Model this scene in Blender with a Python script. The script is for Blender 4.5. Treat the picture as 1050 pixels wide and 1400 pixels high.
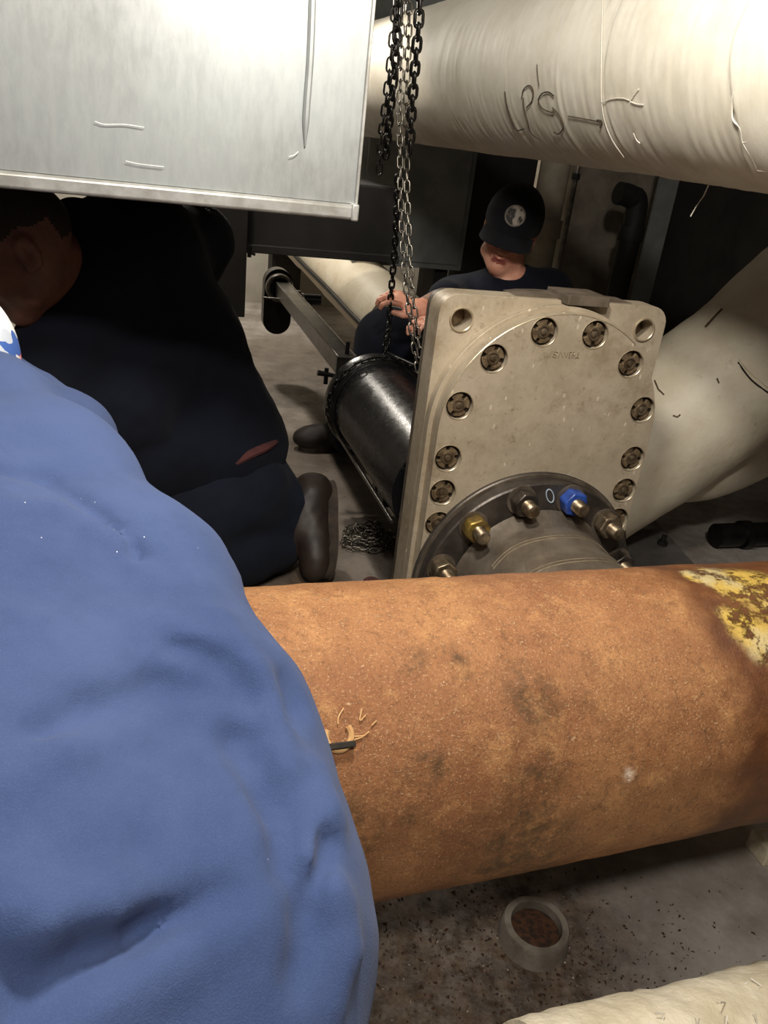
import bpy, bmesh, math, random
import numpy as np
from mathutils import Vector, Matrix
random.seed(7)
RNG = np.random.RandomState(11)
for o in list(bpy.data.objects): bpy.data.objects.remove(o)
S = bpy.context.scene
C = S.collection

# ------------------------------------------------------------------ camera
F = 1080.0                       # focal length in pixels of the 1050 x 1400 frame
H = 1.10                         # camera height above the floor
up = np.array([.11, .90, .42]); up /= np.linalg.norm(up)
fw = np.array([0, 0, -1.0]); yy = fw - up*(fw@up); yy /= np.linalg.norm(yy)
MW = np.stack([np.cross(yy, up), yy, up])          # camera axes -> world
CAM = np.array([0, 0, H])
cd = bpy.data.cameras.new('camera'); cam = bpy.data.objects.new('camera', cd); C.objects.link(cam)
cd.sensor_fit = 'HORIZONTAL'; cd.sensor_width = 36; cd.lens = 36*F/1050; cd.clip_start = .02; cd.clip_end = 60
m4 = Matrix.Identity(4)
for i in range(3):
    for j in range(3): m4[i][j] = MW[i, j]
m4.translation = Vector(CAM); cam.matrix_world = m4
S.camera = cam

# ------------------------------------------------------------------ world, lamps, exposure
w = bpy.data.worlds.new('world'); S.world = w; w.use_nodes = True
w.node_tree.nodes['Background'].inputs[0].default_value = (.05, .05, .05, 1)
w.node_tree.nodes['Background'].inputs[1].default_value = .3
S.view_settings.view_transform = 'Standard'; S.view_settings.look = 'None'
S.view_settings.gamma = 1; S.view_settings.use_curve_mapping = False
S.view_settings.exposure = 0.0
def lamp(name, kind, loc, energy, color, size, target=None, spot=None):
    d = bpy.data.lights.new(name, kind); d.energy = energy; d.color = color
    if kind == 'AREA': d.shape = 'DISK'; d.size = size
    else: d.shadow_soft_size = size
    if kind == 'SPOT': d.spot_size = spot; d.spot_blend = .25
    o = bpy.data.objects.new(name, d); C.objects.link(o); o.location = loc
    if target is not None: o.rotation_euler = (Vector(target)-Vector(loc)).to_track_quat('-Z', 'Y').to_euler()
    return o
lamp('work_lamp', 'POINT', (.0, -.55, 2.2), 100, (1, .94, .86), .08)
lamp('pipe_fill_light', 'POINT', (.02, .74, 1.56), 46, (1, .95, .87), .07)  # unseen light added to brighten the overhead pipe and elbow
lamp('floor_fill_spot', 'SPOT', (-.687, 2.671, 2.05), 60, (1, .90, .78), .05, (-.72, 2.85, 0), math.radians(94))  # unseen overhead spot added to brighten the middle of the floor
lamp('far_lamp', 'POINT', (-1.22, 4.44, 1.78), 95, (1, .93, .82), .1)

# ------------------------------------------------------------------ pixel helpers (photo frame -> points in the room)
def ray(x, y): return MW@np.array([(x-525)/F, -(y-700)/F, -1.0])
def at(x, y, d): return ray(x, y)*d+CAM
def onz(x, y, z): r = ray(x, y); return CAM+r*((z-H)/r[2])
def onplane(x, y, P, n): r = ray(x, y); return CAM+r*(((np.array(P)-CAM)@n)/(r@n))
def oncyl(x, y, P, d, rad):
    r = ray(x, y); o = CAM-np.array(P); d = np.array(d)
    a = r-d*(r@d); b = o-d*(o@d); A = a@a; B = 2*a@b; Q = b@b-rad*rad; D = max(B*B-4*A*Q, 0)
    return CAM+r*((-B-math.sqrt(D))/(2*A))
E1 = np.array([.948, .319, 0]); E1 /= np.linalg.norm(E1)      # the plant's own grid
E2 = np.array([-E1[1], E1[0], 0]); EZ = np.array([0, 0, 1.0])
def g(a, b, z): return E1*a+E2*b+EZ*z
GRID = math.atan2(E1[1], E1[0])

# ------------------------------------------------------------------ materials
def lin(c): return tuple(((v/255)/12.92 if v/255 <= .04045 else ((v/255+.055)/1.055)**2.4) for v in c)+(1,)
class NT:
    def __init__(s, name):
        s.m = bpy.data.materials.new(name); s.m.use_nodes = True; s.t = s.m.node_tree; s.t.nodes.clear()
        s.out = s.n('ShaderNodeOutputMaterial'); s.b = s.n('ShaderNodeBsdfPrincipled'); s.l(s.b.outputs[0], s.out.inputs[0])
        s.tc = s.n('ShaderNodeTexCoord').outputs['Object']
    def n(s, k): return s.t.nodes.new(k)
    def l(s, a, b): s.t.links.new(a, b)
    def put(s, sock, v):
        if isinstance(v, (int, float)): sock.default_value = v
        elif isinstance(v, (tuple, list)): sock.default_value = v
        else: s.l(v, sock)
    def noise(s, scale, detail=4, rough=.6, vec=None, dist=0):
        q = s.n('ShaderNodeTexNoise'); q.inputs['Scale'].default_value = scale; q.inputs['Detail'].default_value = detail
        q.inputs['Roughness'].default_value = rough; q.inputs['Distortion'].default_value = dist
        s.l(vec or s.tc, q.inputs['Vector']); return q.outputs[0]
    def voro(s, scale, vec=None, out=0, feat='F1'):
        q = s.n('ShaderNodeTexVoronoi'); q.feature = feat; q.inputs['Scale'].default_value = scale
        s.l(vec or s.tc, q.inputs['Vector']); return q.outputs[out]
    def rng(s, v, a, b, c=0., d=1., sm=True):
        q = s.n('ShaderNodeMapRange'); q.interpolation_type = 'SMOOTHSTEP' if sm else 'LINEAR'
        s.put(q.inputs['Value'], v)
        for k, x in zip(('From Min', 'From Max', 'To Min', 'To Max'), (a, b, c, d)): s.put(q.inputs[k], x)
        return q.outputs[0]
    def math(s, op, a, b=0.):
        q = s.n('ShaderNodeMath'); q.operation = op; s.put(q.inputs[0], a); s.put(q.inputs[1], b); return q.outputs[0]
    def mix(s, f, a, b, mode='MIX'):
        q = s.n('ShaderNodeMix'); q.data_type = 'RGBA'; q.blend_type = mode
        s.put(q.inputs[0], f); s.put(q.inputs[6], a); s.put(q.inputs[7], b); return q.outputs[2]
    def scale(s, v, vec=None):
        q = s.n('ShaderNodeMapping'); q.inputs['Scale'].default_value = v; s.l(vec or s.tc, q.inputs['Vector']); return q.outputs[0]
    def xyz(s):
        q = s.n('ShaderNodeSeparateXYZ'); s.l(s.tc, q.inputs[0]); return q.outputs
    def warp(s, amt, sc, vec=None):
        q = s.n('ShaderNodeTexNoise'); q.inputs['Scale'].default_value = sc; q.inputs['Detail'].default_value = 5; s.l(s.tc, q.inputs['Vector'])
        a = s.n('ShaderNodeVectorMath'); a.operation = 'SUBTRACT'; s.l(q.outputs['Color'], a.inputs[0]); a.inputs[1].default_value = (.5, .5, .5)
        m = s.n('ShaderNodeVectorMath'); m.operation = 'MULTIPLY_ADD'; s.l(a.outputs[0], m.inputs[0]); m.inputs[1].default_value = (amt,)*3; s.l(s.tc, m.inputs[2])
        return m.outputs[0]
    def spot(s, vec, p, r, soft=.6):
        q = s.n('ShaderNodeVectorMath'); q.operation = 'DISTANCE'; s.l(vec, q.inputs[0]); q.inputs[1].default_value = tuple(p)
        return s.rng(q.outputs['Value'], r*(1-soft), r, 1., 0.)
    def bump(s, h, strength=.3, dist=.01):
        q = s.n('ShaderNodeBump'); q.inputs['Strength'].default_value = strength; q.inputs['Distance'].default_value = dist
        s.l(h, q.inputs['Height']); s.l(q.outputs[0], s.b.inputs['Normal'])
    def fin(s, col, rough=.6, metal=0., spec=None):
        s.put(s.b.inputs['Base Color'], col); s.put(s.b.inputs['Roughness'], rough); s.put(s.b.inputs['Metallic'], metal)
        if spec is not None: s.b.inputs['Specular IOR Level'].default_value = spec
        return s.m
def simple(name, c1, c2, sc=20, rough=.6, metal=0., bump=.15, bsc=60, bd=.004, lo=.35, hi=.65, spec=None):
    t = NT(name); f = t.rng(t.noise(sc, 6), lo, hi); col = t.mix(f, lin(c1), lin(c2))
    if bump: t.bump(t.noise(bsc, 6), bump, bd)
    return t.fin(col, rough, metal, spec)
MAT = {}
def make_mats():
    M = MAT
    # concrete floor with brown grime
    t = NT('concrete_floor'); n1 = t.noise(2.2, 8, .65); n2 = t.noise(9, 8, .7); n3 = t.noise(60, 5, .7)
    col = t.mix(t.rng(n2, .35, .7), lin((188, 181, 174)), lin((158, 150, 142)))
    col = t.mix(t.math('MULTIPLY', t.rng(n1, .42, .62), .6), col, lin((104, 92, 80)))
    v = t.warp(.12, 9)
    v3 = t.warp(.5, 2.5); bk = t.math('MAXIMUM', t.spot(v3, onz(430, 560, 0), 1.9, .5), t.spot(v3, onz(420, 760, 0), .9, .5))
    col = t.mix(t.math('MULTIPLY', bk, .8), col, t.mix(t.rng(n2, .35, .65), lin((112, 101, 88)), lin((92, 81, 69))))  # back area: brown dirt tone, also darkened to stand in for dimmer light
    p = onz(690, 1290, 0); gr = t.spot(v, p, .40, .8)
    p = onz(540, 1360, 0); gr = t.math('MAXIMUM', gr, t.spot(v, p, .34, .7))
    p = onz(420, 790, 0); gr = t.math('MAXIMUM', gr, t.math('MULTIPLY', t.spot(v, p, .16, .7), .8))
    gr = t.math('MULTIPLY', gr, t.rng(t.noise(30, 10, .8), .30, .62, .62, 1.))
    col = t.mix(gr, col, t.mix(t.rng(t.noise(22, 6, .7), .4, .6), lin((56, 42, 30)), lin((92, 73, 54))))
    sp = t.math('MULTIPLY', t.rng(n3, .62, .7), .75); col = t.mix(sp, col, lin((48, 36, 28)))
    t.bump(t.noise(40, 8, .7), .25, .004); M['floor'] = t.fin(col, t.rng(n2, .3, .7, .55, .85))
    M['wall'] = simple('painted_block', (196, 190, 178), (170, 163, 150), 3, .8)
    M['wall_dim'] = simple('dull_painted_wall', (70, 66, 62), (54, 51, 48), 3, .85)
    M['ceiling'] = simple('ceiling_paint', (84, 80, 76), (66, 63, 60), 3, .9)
    # galvanised sheet
    t = NT('galvanised_sheet'); z = t.scale((14, 14, 4)); n = t.noise(6, 8, .7, z); n2 = t.noise(3, 5)
    col = t.mix(t.rng(n, .3, .7), lin((154, 156, 155)), lin((170, 172, 170)))
    col = t.mix(t.math('MULTIPLY', t.rng(n2, .45, .65), .35), col, lin((160, 166, 164)))
    t.bump(n, .02, .001); M['galv'] = t.fin(col, t.rng(n2, .3, .7, .34, .48), .55)
    M['galv_edge'] = simple('galvanised_hem', (176, 175, 170), (150, 147, 140), 25, .45, .5, .1)
    M['scratch'] = simple('bright_scratch', (250, 250, 245), (238, 238, 235), 50, .4, .2, 0)
    M['dark_steel'] = simple('dark_painted_steel', (48, 46, 44), (36, 34, 33), 6, .6, .2)
    M['cabinet'] = simple('grey_cabinet_paint', (140, 142, 138), (120, 122, 118), 5, .6)
    # canvas lagging on the overhead pipe: x runs along the axis
    t = NT('lagging_canvas'); q = t.scale((1, .16, .16)); n = t.noise(95, 7, .75, q, 1.2); n2 = t.noise(5, 6, .65); n3 = t.noise(420, 3, .6)
    col = t.mix(t.rng(n2, .35, .68), lin((236, 230, 214)), lin((216, 208, 188)))
    col = t.mix(t.math('MULTIPLY', t.rng(n, .55, .75), .22), col, lin((176, 164, 140)))
    st = t.rng(t.noise(2.3, 5, .6), .55, .72); col = t.mix(t.math('MULTIPLY', st, .45), col, lin((170, 158, 126)))
    h = t.math('ADD', t.math('MULTIPLY', n, .8), t.math('MULTIPLY', n3, .3)); t.bump(h, .16, .004)
    M['lag'] = t.fin(col, .62)
    t = NT('lagging_jacket'); n = t.noise(5, 7, .65); n2 = t.noise(26, 6, .7)
    col = t.mix(t.rng(n, .35, .7), lin((222, 212, 190)), lin((205, 192, 166)))
    col = t.mix(t.math('MULTIPLY', t.rng(n2, .6, .75), .5), col, lin((150, 136, 112)))
    t.bump(t.math('ADD', n2, t.noise(8, 3)), .3, .008); M['jacket'] = t.fin(col, .5)
    M['ink'] = simple('marker_ink', (52, 42, 32), (84, 70, 54), 40, .8, 0, 0)
    M['tape'] = simple('pale_lagging_edge', (238, 232, 218), (220, 212, 195), 40, .6)
    M['old_lag'] = simple('aged_canvas', (230, 219, 194), (206, 193, 164), 14, .75, 0, .5, 80, .006)
    # valve metal
    t = NT('worn_grey_valve_paint'); n = t.noise(7, 8, .7); q = t.warp(.02, 12); s1 = t.voro(55, t.scale((1, .45, .45), q))
    col = t.mix(t.rng(n, .35, .68), lin((188, 174, 152)), lin((162, 148, 125)))
    col = t.mix(t.math('MULTIPLY', t.rng(t.noise(22, 8, .75), .58, .72), .6), col, lin((108, 90, 66)))
    fl = t.math('MULTIPLY', t.rng(s1, .10, .16, 1., 0.), t.rng(t.noise(9, 4), .47, .56)); col = t.mix(t.math('MULTIPLY', fl, .8), col, lin((226, 212, 186)))
    col = t.mix(t.math('MULTIPLY', t.rng(t.noise(4, 7, .75), .52, .68), .5), col, lin((120, 96, 64)))
    col = t.mix(t.math('MULTIPLY', t.rng(t.noise(70, 6, .8), .56, .68), .45), col, lin((92, 78, 60)))
    t.bump(t.noise(50, 7, .7), .22, .003); M['valve'] = t.fin(col, t.rng(n, .3, .7, .40, .58), .2)
    M['valve_side'] = simple('worn_cast_edge', (112, 100, 86), (82, 72, 60), 18, .55, .25, .2)
    M['bolt'] = simple('brown_bolt_cap', (134, 116, 90), (88, 72, 52), 60, .45, .4, .2, 150)
    M['bolt_dark'] = simple('grimy_recess', (46, 36, 26), (32, 26, 20), 60, .7, .2, .2)
    M['bright_edge'] = simple('rubbed_metal_edge', (200, 186, 158), (170, 154, 128), 60, .35, .6, .1)
    M['flange'] = simple('dark_flange_metal', (88, 82, 76), (66, 60, 55), 18, .42, .6, .2, 80)
    M['flange_rim'] = simple('rubbed_flange_rim', (128, 118, 104), (98, 88, 76), 25, .4, .6, .2, 80)
    t = NT('nozzle_steel'); n = t.noise(9, 7, .7); z = t.scale((30, 3, 3)); s1 = t.noise(9, 5, .7, z)
    col = t.mix(t.rng(n, .35, .65), lin((140, 129, 115)), lin((106, 95, 83))); col = t.mix(t.math('MULTIPLY', t.rng(s1, .6, .72), .6), col, lin((170, 158, 140)))
    t.bump(s1, .2, .003); M['nozzle'] = t.fin(col, .42, .55)
    M['nut'] = simple('oily_steel_nut', (148, 134, 112), (98, 82, 62), 50, .36, .75, .15, 150)
    M['nut_yellow'] = simple('yellowed_nut', (168, 140, 66), (104, 84, 54), 40, .4, .6, .15, 150)
    M['nut_dark'] = simple('dark_nut', (96, 88, 80), (64, 58, 52), 40, .38, .7, .15, 150)
    M['nut_blue'] = simple('blue_painted_nut', (50, 84, 168), (34, 60, 130), 40, .35, .1, .1, 150)
    M['chalk'] = simple('pale_chalk', (186, 204, 220), (160, 176, 190), 60, .9, 0, 0)
    M['rustchalk'] = simple('worn_chalk', (214, 176, 122), (196, 150, 98), 90, .9, 0, 0, lo=.3, hi=.6)
    # black gloss paint
    t = NT('black_gloss_paint'); n = t.noise(30, 7, .7); sc = t.voro(160); fl = t.math('MULTIPLY', t.rng(t.noise(120, 5, .7), .6, .68), t.rng(t.noise(7, 4), .48, .62))
    col = t.mix(t.math('MULTIPLY', fl, .5), lin((17, 17, 19)), lin((110, 108, 106))); t.bump(t.noise(90, 6, .7), .18, .002)
    M['black'] = t.fin(col, t.rng(n, .3, .7, .17, .34), 0)
    M['black_metal'] = simple('blackened_steel', (34, 33, 33), (22, 21, 21), 20, .35, .5, .2)
    M['arm'] = simple('brushed_dark_bar', (92, 88, 82), (66, 62, 58), 22, .33, .8, .15)
    M['ring'] = simple('bare_bearing_ring', (150, 144, 134), (112, 106, 98), 30, .35, .7, .1)
    M['chain'] = simple('galvanised_chain', (150, 144, 132), (104, 98, 90), 60, .34, .85, 0)
    M['chain_dark'] = simple('blackened_chain', (46, 43, 40), (30, 28, 26), 60, .38, .7, 0)
    M['chain_rust'] = simple('rusty_hook_link', (150, 96, 44), (96, 58, 28), 60, .6, .4, 0)
    # people
    def cloth(name, a, b, sc=6, spk=False, sheen=.3):
        t = NT(name); n = t.noise(sc, 6, .65); f = t.noise(900, 3, .8)
        col = t.mix(t.rng(n, .35, .68), lin(a), lin(b)); col = t.mix(t.math('MULTIPLY', t.rng(f, .45, .7), .22), col, lin(tuple(min(255, int(v*1.2)+5) for v in a)))
        if spk:
            q = t.voro(60); col = t.mix(t.math('MULTIPLY', t.rng(q, .02, .04, 1., 0.), t.rng(t.noise(4, 3), .5, .6)), col, lin((236, 236, 240)))
        t.bump(t.math('ADD', t.noise(900, 3, .6), t.math('ADD', t.math('MULTIPLY', t.noise(34, 5, .6), 1.2), t.math('MULTIPLY', t.noise(130, 4, .7), .6))), .28, .003)
        t.b.inputs['Sheen Weight'].default_value = sheen; t.b.inputs['Sheen Roughness'].default_value = .5
        return t.fin(col, .92, 0, .2)
    M['blue_shirt'] = cloth('faded_blue_cotton', (67, 82, 120), (54, 69, 106), 5, True, .06)
    M['navy'] = cloth('dark_navy_cotton', (19, 22, 34), (14, 17, 26), 6, False, .02)
    M['navy_pants'] = cloth('navy_work_trousers', (25, 29, 41), (19, 22, 32), 6, False, .02)
    def skin(name, a, b):
        t = NT(name); n = t.noise(22, 6, .65); t.bump(t.noise(120, 5), .12, .002)
        t.b.inputs['Subsurface Weight'].default_value = .1; t.b.inputs['Subsurface Radius'].default_value = (.01, .004, .002)
        return t.fin(t.mix(t.rng(n, .35, .68), lin(a), lin(b)), .5)
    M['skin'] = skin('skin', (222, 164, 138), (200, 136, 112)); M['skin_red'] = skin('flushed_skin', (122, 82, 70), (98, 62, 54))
    M['lips'] = skin('lips', (150, 84, 74), (136, 72, 64)); M['tattoo'] = skin('tattooed_skin', (150, 120, 104), (96, 84, 80))
    M['hair'] = simple('short_dark_hair', (44, 34, 28), (30, 24, 20), 200, .7, 0, .6, 400, .003)
    M['cap'] = cloth('black_cap_cotton', (22, 22, 26), (16, 16, 19), 8, False, .05)
    t = NT('round_patch'); n = t.voro(60); n2 = t.noise(45, 3, .6)
    M['patch'] = t.fin(t.mix(t.rng(n2, .44, .56), lin((168, 158, 146)), lin((60, 56, 54))), .8)
    M['patch_rim'] = simple('patch_border', (150, 142, 132), (120, 112, 104), 60, .8)
    t = NT('patterned_cap_cotton'); cr = t.n('ShaderNodeValToRGB'); cr.color_ramp.interpolation = 'CONSTANT'
    e = cr.color_ramp.elements; e[0].position = 0; e[0].color = lin((236, 232, 228)); e[1].position = .3; e[1].color = lin((224, 92, 70))
    for p, c in ((.48, (228, 226, 226)), (.62, (60, 96, 168)), (.74, (190, 196, 206)), (.86, (58, 44, 48))):
        q = e.new(p); q.color = lin(c)
    q = t.n('ShaderNodeSeparateColor'); vv = t.n('ShaderNodeTexVoronoi'); vv.inputs['Scale'].default_value = 42; t.l(t.warp(.03, 20), vv.inputs['Vector'])
    t.l(vv.outputs['Color'], q.inputs[0]); t.l(q.outputs[0], cr.inputs[0]); M['bandana'] = t.fin(cr.outputs[0], .85)
    t = NT('brown_boot_leather'); n = t.noise(14, 6, .65); t.bump(n, .3, .006); M['boot'] = t.fin(t.mix(t.rng(n, .35, .68), lin((52, 39, 31)), lin((34, 25, 20))), .55)
    M['sole'] = simple('worn_boot_sole', (66, 54, 44), (44, 36, 29), 24, .8, 0, .4)
    M['dark_boot'] = simple('dark_boot_leather', (44, 36, 31), (30, 25, 22), 14, .6)
    M['red_cloth'] = simple('dull_red_waistband', (84, 42, 40), (58, 30, 30), 30, .85)
    M['pink_cuff'] = simple('pink_glove_cuff', (190, 110, 112), (160, 88, 92), 30, .85)
    M['white'] = simple('white_tag', (226, 224, 220), (206, 204, 200), 30, .7)
    M['stub'] = simple('pale_pipe_stub', (136, 127, 115), (104, 95, 84), 24, .85, 0, .4)
    M['plinth'] = simple('grey_steel_base', (108, 104, 100), (90, 86, 82), 9, .6)
    M['flake'] = simple('rust_flakes', (84, 52, 30), (40, 28, 20), 90, .85)
    M['flake_pale'] = simple('pale_grit', (190, 178, 158), (160, 148, 128), 90, .85)
    M['pillar'] = simple('stained_concrete', (160, 150, 134), (120, 110, 96), 4, .85, 0, .3)
    M['vpipe'] = simple('drab_riser_paint', (186, 176, 156), (156, 146, 128), 6, .6)
make_mats()

# ------------------------------------------------------------------ object helpers
def thing(name, label, cat, loc=(0, 0, 0), group=None, mat=None):
    o = bpy.data.objects.new(name, None); C.objects.link(o); o.empty_display_size = .1
    o.matrix_world = mat if mat is not None else Matrix.Translation(Vector(loc))
    o['label'] = label; o['category'] = cat
    if group: o['group'] = group
    return o
def tag(o, label, cat, group=None):
    o['label'] = label; o['category'] = cat
    if group: o['group'] = group
    return o
def obj(name, vf, mat, parent=None, smooth=True, local=False, bevel=0, angle=40):
    """vf = (verts in world coords, faces). One mesh object; under a parent the verts are made local."""
    v, f = vf; me = bpy.data.meshes.new(name)
    V = [Vector(map(float, p)) for p in v]
    loc = Vector((0, 0, 0)); mw = Matrix.Identity(4)
    if parent is not None:
        mw = root_matrix(parent)
        if not local: iv = mw.inverted(); V = [iv@p for p in V]
    me.from_pydata([tuple(p) for p in V], [], [tuple(int(i) for i in q) for q in f]); me.update()
    o = bpy.data.objects.new(name, me); C.objects.link(o)
    if parent is not None: o.parent = parent
    if smooth:
        me.polygons.foreach_set('use_smooth', [True]*len(me.polygons))
        if angle < 179: me.set_sharp_from_angle(angle=math.radians(angle))
    if mat is not None: me.materials.append(MAT[mat])
    if bevel:
        b = o.modifiers.new('bevel', 'BEVEL'); b.width = bevel; b.segments = 2; b.limit_method = 'ANGLE'; b.angle_limit = math.radians(50)
    return o
def root_matrix(p):
    m = p.matrix_basis.copy()
    while p.parent is not None: p = p.parent; m = p.matrix_basis@m
    return m
def frame(P, x, z=None):
    """matrix at P with local x along x"""
    x = Vector(map(float, x)).normalized(); z = Vector(map(float, z if z is not None else (0, 0, 1)))
    y = z.cross(x).normalized(); z = x.cross(y)
    m = Matrix((x, y, z)).transposed().to_4x4(); m.translation = Vector(map(float, P)); return m
def box(c, a, b, d):
    """c centre, a b d half-extent vectors"""
    c, a, b, d = map(np.array, (c, a, b, d)); v = [c+i*a+j*b+k*d for i in (-1, 1) for j in (-1, 1) for k in (-1, 1)]
    return v, [(0, 1, 3, 2), (4, 6, 7, 5), (0, 4, 5, 1), (2, 3, 7, 6), (0, 2, 6, 4), (1, 5, 7, 3)]
def gbox(a0, a1, b0, b1, z0, z1):
    return box(g((a0+a1)/2, (b0+b1)/2, (z0+z1)/2), E1*(a1-a0)/2, E2*(b1-b0)/2, EZ*(z1-z0)/2)
def join(*parts):
    V, Fc = [], []
    for v, f in parts:
        n = len(V); V += list(v); Fc += [tuple(i+n for i in q) for q in f]
    return V, Fc
def basis(d):
    d = np.array(d, float); d /= np.linalg.norm(d); a = np.array([0, 0, 1.0]) if abs(d[2]) < .9 else np.array([1.0, 0, 0])
    u = np.cross(a, d); u /= np.linalg.norm(u); return d, u, np.cross(d, u)
def lathe(P, d, prof, n=32, closed=False):
    """prof = [(t along d, radius)]"""
    d, u, v = basis(d); V = []; Fc = []
    for t, r in prof:
        for k in range(n):
            a = 2*math.pi*k/n; V.append(np.array(P)+d*t+(u*math.cos(a)+v*math.sin(a))*r)
    m = len(prof)
    for i in range(m-1 if not closed else m):
        for k in range(n):
            a, b = i*n+k, i*n+(k+1) % n; c, e = ((i+1) % m)*n+k, ((i+1) % m)*n+(k+1) % n
            Fc.append((a, b, e, c))
    if not closed:
        if prof[0][1] > 1e-6: Fc.append(tuple(range(n-1, -1, -1)))
        if prof[-1][1] > 1e-6: Fc.append(tuple((m-1)*n+k for k in range(n)))
    return V, Fc
def smoothpath(pts, n):
    pts = np.array(pts, float); m = len(pts); out = []
    P = np.vstack([2*pts[0]-pts[1], pts, 2*pts[-1]-pts[-2]])
    for i in range(m-1):
        p0, p1, p2, p3 = P[i:i+4]
        for k in range(n):
            t = k/n; out.append(.5*((2*p1)+(-p0+p2)*t+(2*p0-5*p1+4*p2-p3)*t*t+(-p0+3*p1-3*p2+p3)*t**3))
    out.append(pts[-1]); return np.array(out)
def tube(pts, r, n=8, cap=True):
    pts = np.array(pts, float); m = len(pts); rr = np.broadcast_to(np.array(r, float), (m,)); V = []; Fc = []
    T = np.gradient(pts, axis=0); T /= np.linalg.norm(T, axis=1)[:, None]+1e-12
    _, u, _ = basis(T[0])
    for i in range(m):
        u = u-T[i]*(u@T[i]); u /= np.linalg.norm(u); v = np.cross(T[i], u)
        for k in range(n): a = 2*math.pi*k/n; V.append(pts[i]+(u*math.cos(a)+v*math.sin(a))*rr[i])
    for i in range(m-1):
        for k in range(n): Fc.append((i*n+k, i*n+(k+1) % n, (i+1)*n+(k+1) % n, (i+1)*n+k))
    if cap: Fc.append(tuple(range(n-1, -1, -1))); Fc.append(tuple((m-1)*n+k for k in range(n)))
    return V, Fc
def rod(a, b, r, n=12, r2=None):
    a = np.array(a, float); b = np.array(b, float); L = np.linalg.norm(b-a)
    return lathe(a, b-a, [(0, r), (L, r if r2 is None else r2)], n)
def sheet(outer, holes, P, x, y, z0, z1):
    """2-D outline with holes extruded between offsets z0 and z1 along x cross y"""
    x = np.array(x, float); y = np.array(y, float); nrm = np.cross(x, y); P = np.array(P, float)
    bm = bmesh.new(); loops = [outer]+list(holes); es = []; vmap = []
    for L in loops:
        vs = [bm.verts.new((p[0], p[1], 0)) for p in L]; vmap.append(vs)
        es += [bm.edges.new((vs[i], vs[(i+1) % len(vs)])) for i in range(len(vs))]
    bmesh.ops.triangle_fill(bm, use_beauty=True, edges=es, normal=(0, 0, 1))
    bm.verts.index_update(); pts2 = [v.co.copy() for v in bm.verts]; tri = [[v.index for v in f.verts] for f in bm.faces]
    for i, f in enumerate(bm.faces):
        if f.normal.z < 0 or (f.normal_update() or f.normal.z < 0): tri[i].reverse()
    n = len(pts2); V = [P+x*p.x+y*p.y+nrm*z1 for p in pts2]+[P+x*p.x+y*p.y+nrm*z0 for p in pts2]
    Fc = [tuple(t) for t in tri]+[tuple(i+n for i in reversed(t)) for t in tri]
    for vs in vmap:
        ids = [v.index for v in vs]
        for i in range(len(ids)): a, b = ids[i], ids[(i+1) % len(ids)]; Fc.append((a, a+n, b+n, b))
    bm.free(); me = (V, Fc); return me
def circ(cx, cy, r, n=24, a0=0): return [(cx+r*math.cos(a0+2*math.pi*k/n), cy+r*math.sin(a0+2*math.pi*k/n)) for k in range(n)]
def rrect(x0, x1, y0, y1, r, n=6):
    P = []
    for cx, cy, a in ((x1-r, y1-r, 0), (x0+r, y1-r, 90), (x0+r, y0+r, 180), (x1-r, y0+r, 270)):
        for k in range(n+1): t = math.radians(a+90*k/n); P.append((cx+r*math.cos(t), cy+r*math.sin(t)))
    return P
def recalc(o):
    bm = bmesh.new(); bm.from_mesh(o.data); bmesh.ops.recalc_face_normals(bm, faces=bm.faces); bm.to_mesh(o.data); bm.free(); return o

# ------------------------------------------------------------------ soft bodies: distance fields turned into one closed mesh
def vn(P, s, seed=0):
    """cheap smooth value noise in [-1, 1]"""
    P = np.asarray(P)*s+seed*17.3; i = np.floor(P).astype(np.int64); f = P-i; f = f*f*(3-2*f); out = 0
    def h(a, b, c): n = (a*374761393+b*668265263+c*2147483647) & 0x7fffffff; n = ((n ^ (n >> 13))*1274126177) & 0x7fffffff; return ((n ^ (n >> 16)) % 10007)/5003.5-1
    for dx in (0, 1):
        for dy in (0, 1):
            for dz in (0, 1):
                wgt = (f[..., 0] if dx else 1-f[..., 0])*(f[..., 1] if dy else 1-f[..., 1])*(f[..., 2] if dz else 1-f[..., 2])
                out = out+wgt*h(i[..., 0]+dx, i[..., 1]+dy, i[..., 2]+dz)
    return out
def cap(a, ra, b, rb, k=.02, op='u'): return dict(t='c', a=np.array(a, float), ra=ra, b=np.array(b, float), rb=rb, k=k, op=op)
def ell(c, r, R=None, k=.02, op='u'): return dict(t='e', c=np.array(c, float), r=np.array(r, float), R=np.eye(3) if R is None else np.array(R, float), k=k, op=op)
def chainc(pts, k=.02): return [cap(pts[i][0], pts[i][1], pts[i+1][0], pts[i+1][1], k) for i in range(len(pts)-1)]
def pd(p, P):
    if p['t'] == 'c':
        ba = p['b']-p['a']; q = P-p['a']; h = np.clip((q@ba)/(ba@ba+1e-12), 0, 1)
        return np.linalg.norm(q-h[..., None]*ba, axis=-1)-(p['ra']+(p['rb']-p['ra'])*h)
    q = (P-p['c'])@p['R']; k0 = np.linalg.norm(q/p['r'], axis=-1); k1 = np.linalg.norm(q/p['r']**2, axis=-1)+1e-9
    return k0*(k0-1)/k1
def pb(p):
    if p['t'] == 'c': return np.minimum(p['a']-p['ra'], p['b']-p['rb']), np.maximum(p['a']+p['ra'], p['b']+p['rb'])
    m = p['r'].max(); return p['c']-m, p['c']+m
def smin(a, b, k): h = np.clip(.5+.5*(b-a)/k, 0, 1); return b+(a-b)*h-k*h*(1-h)
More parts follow.
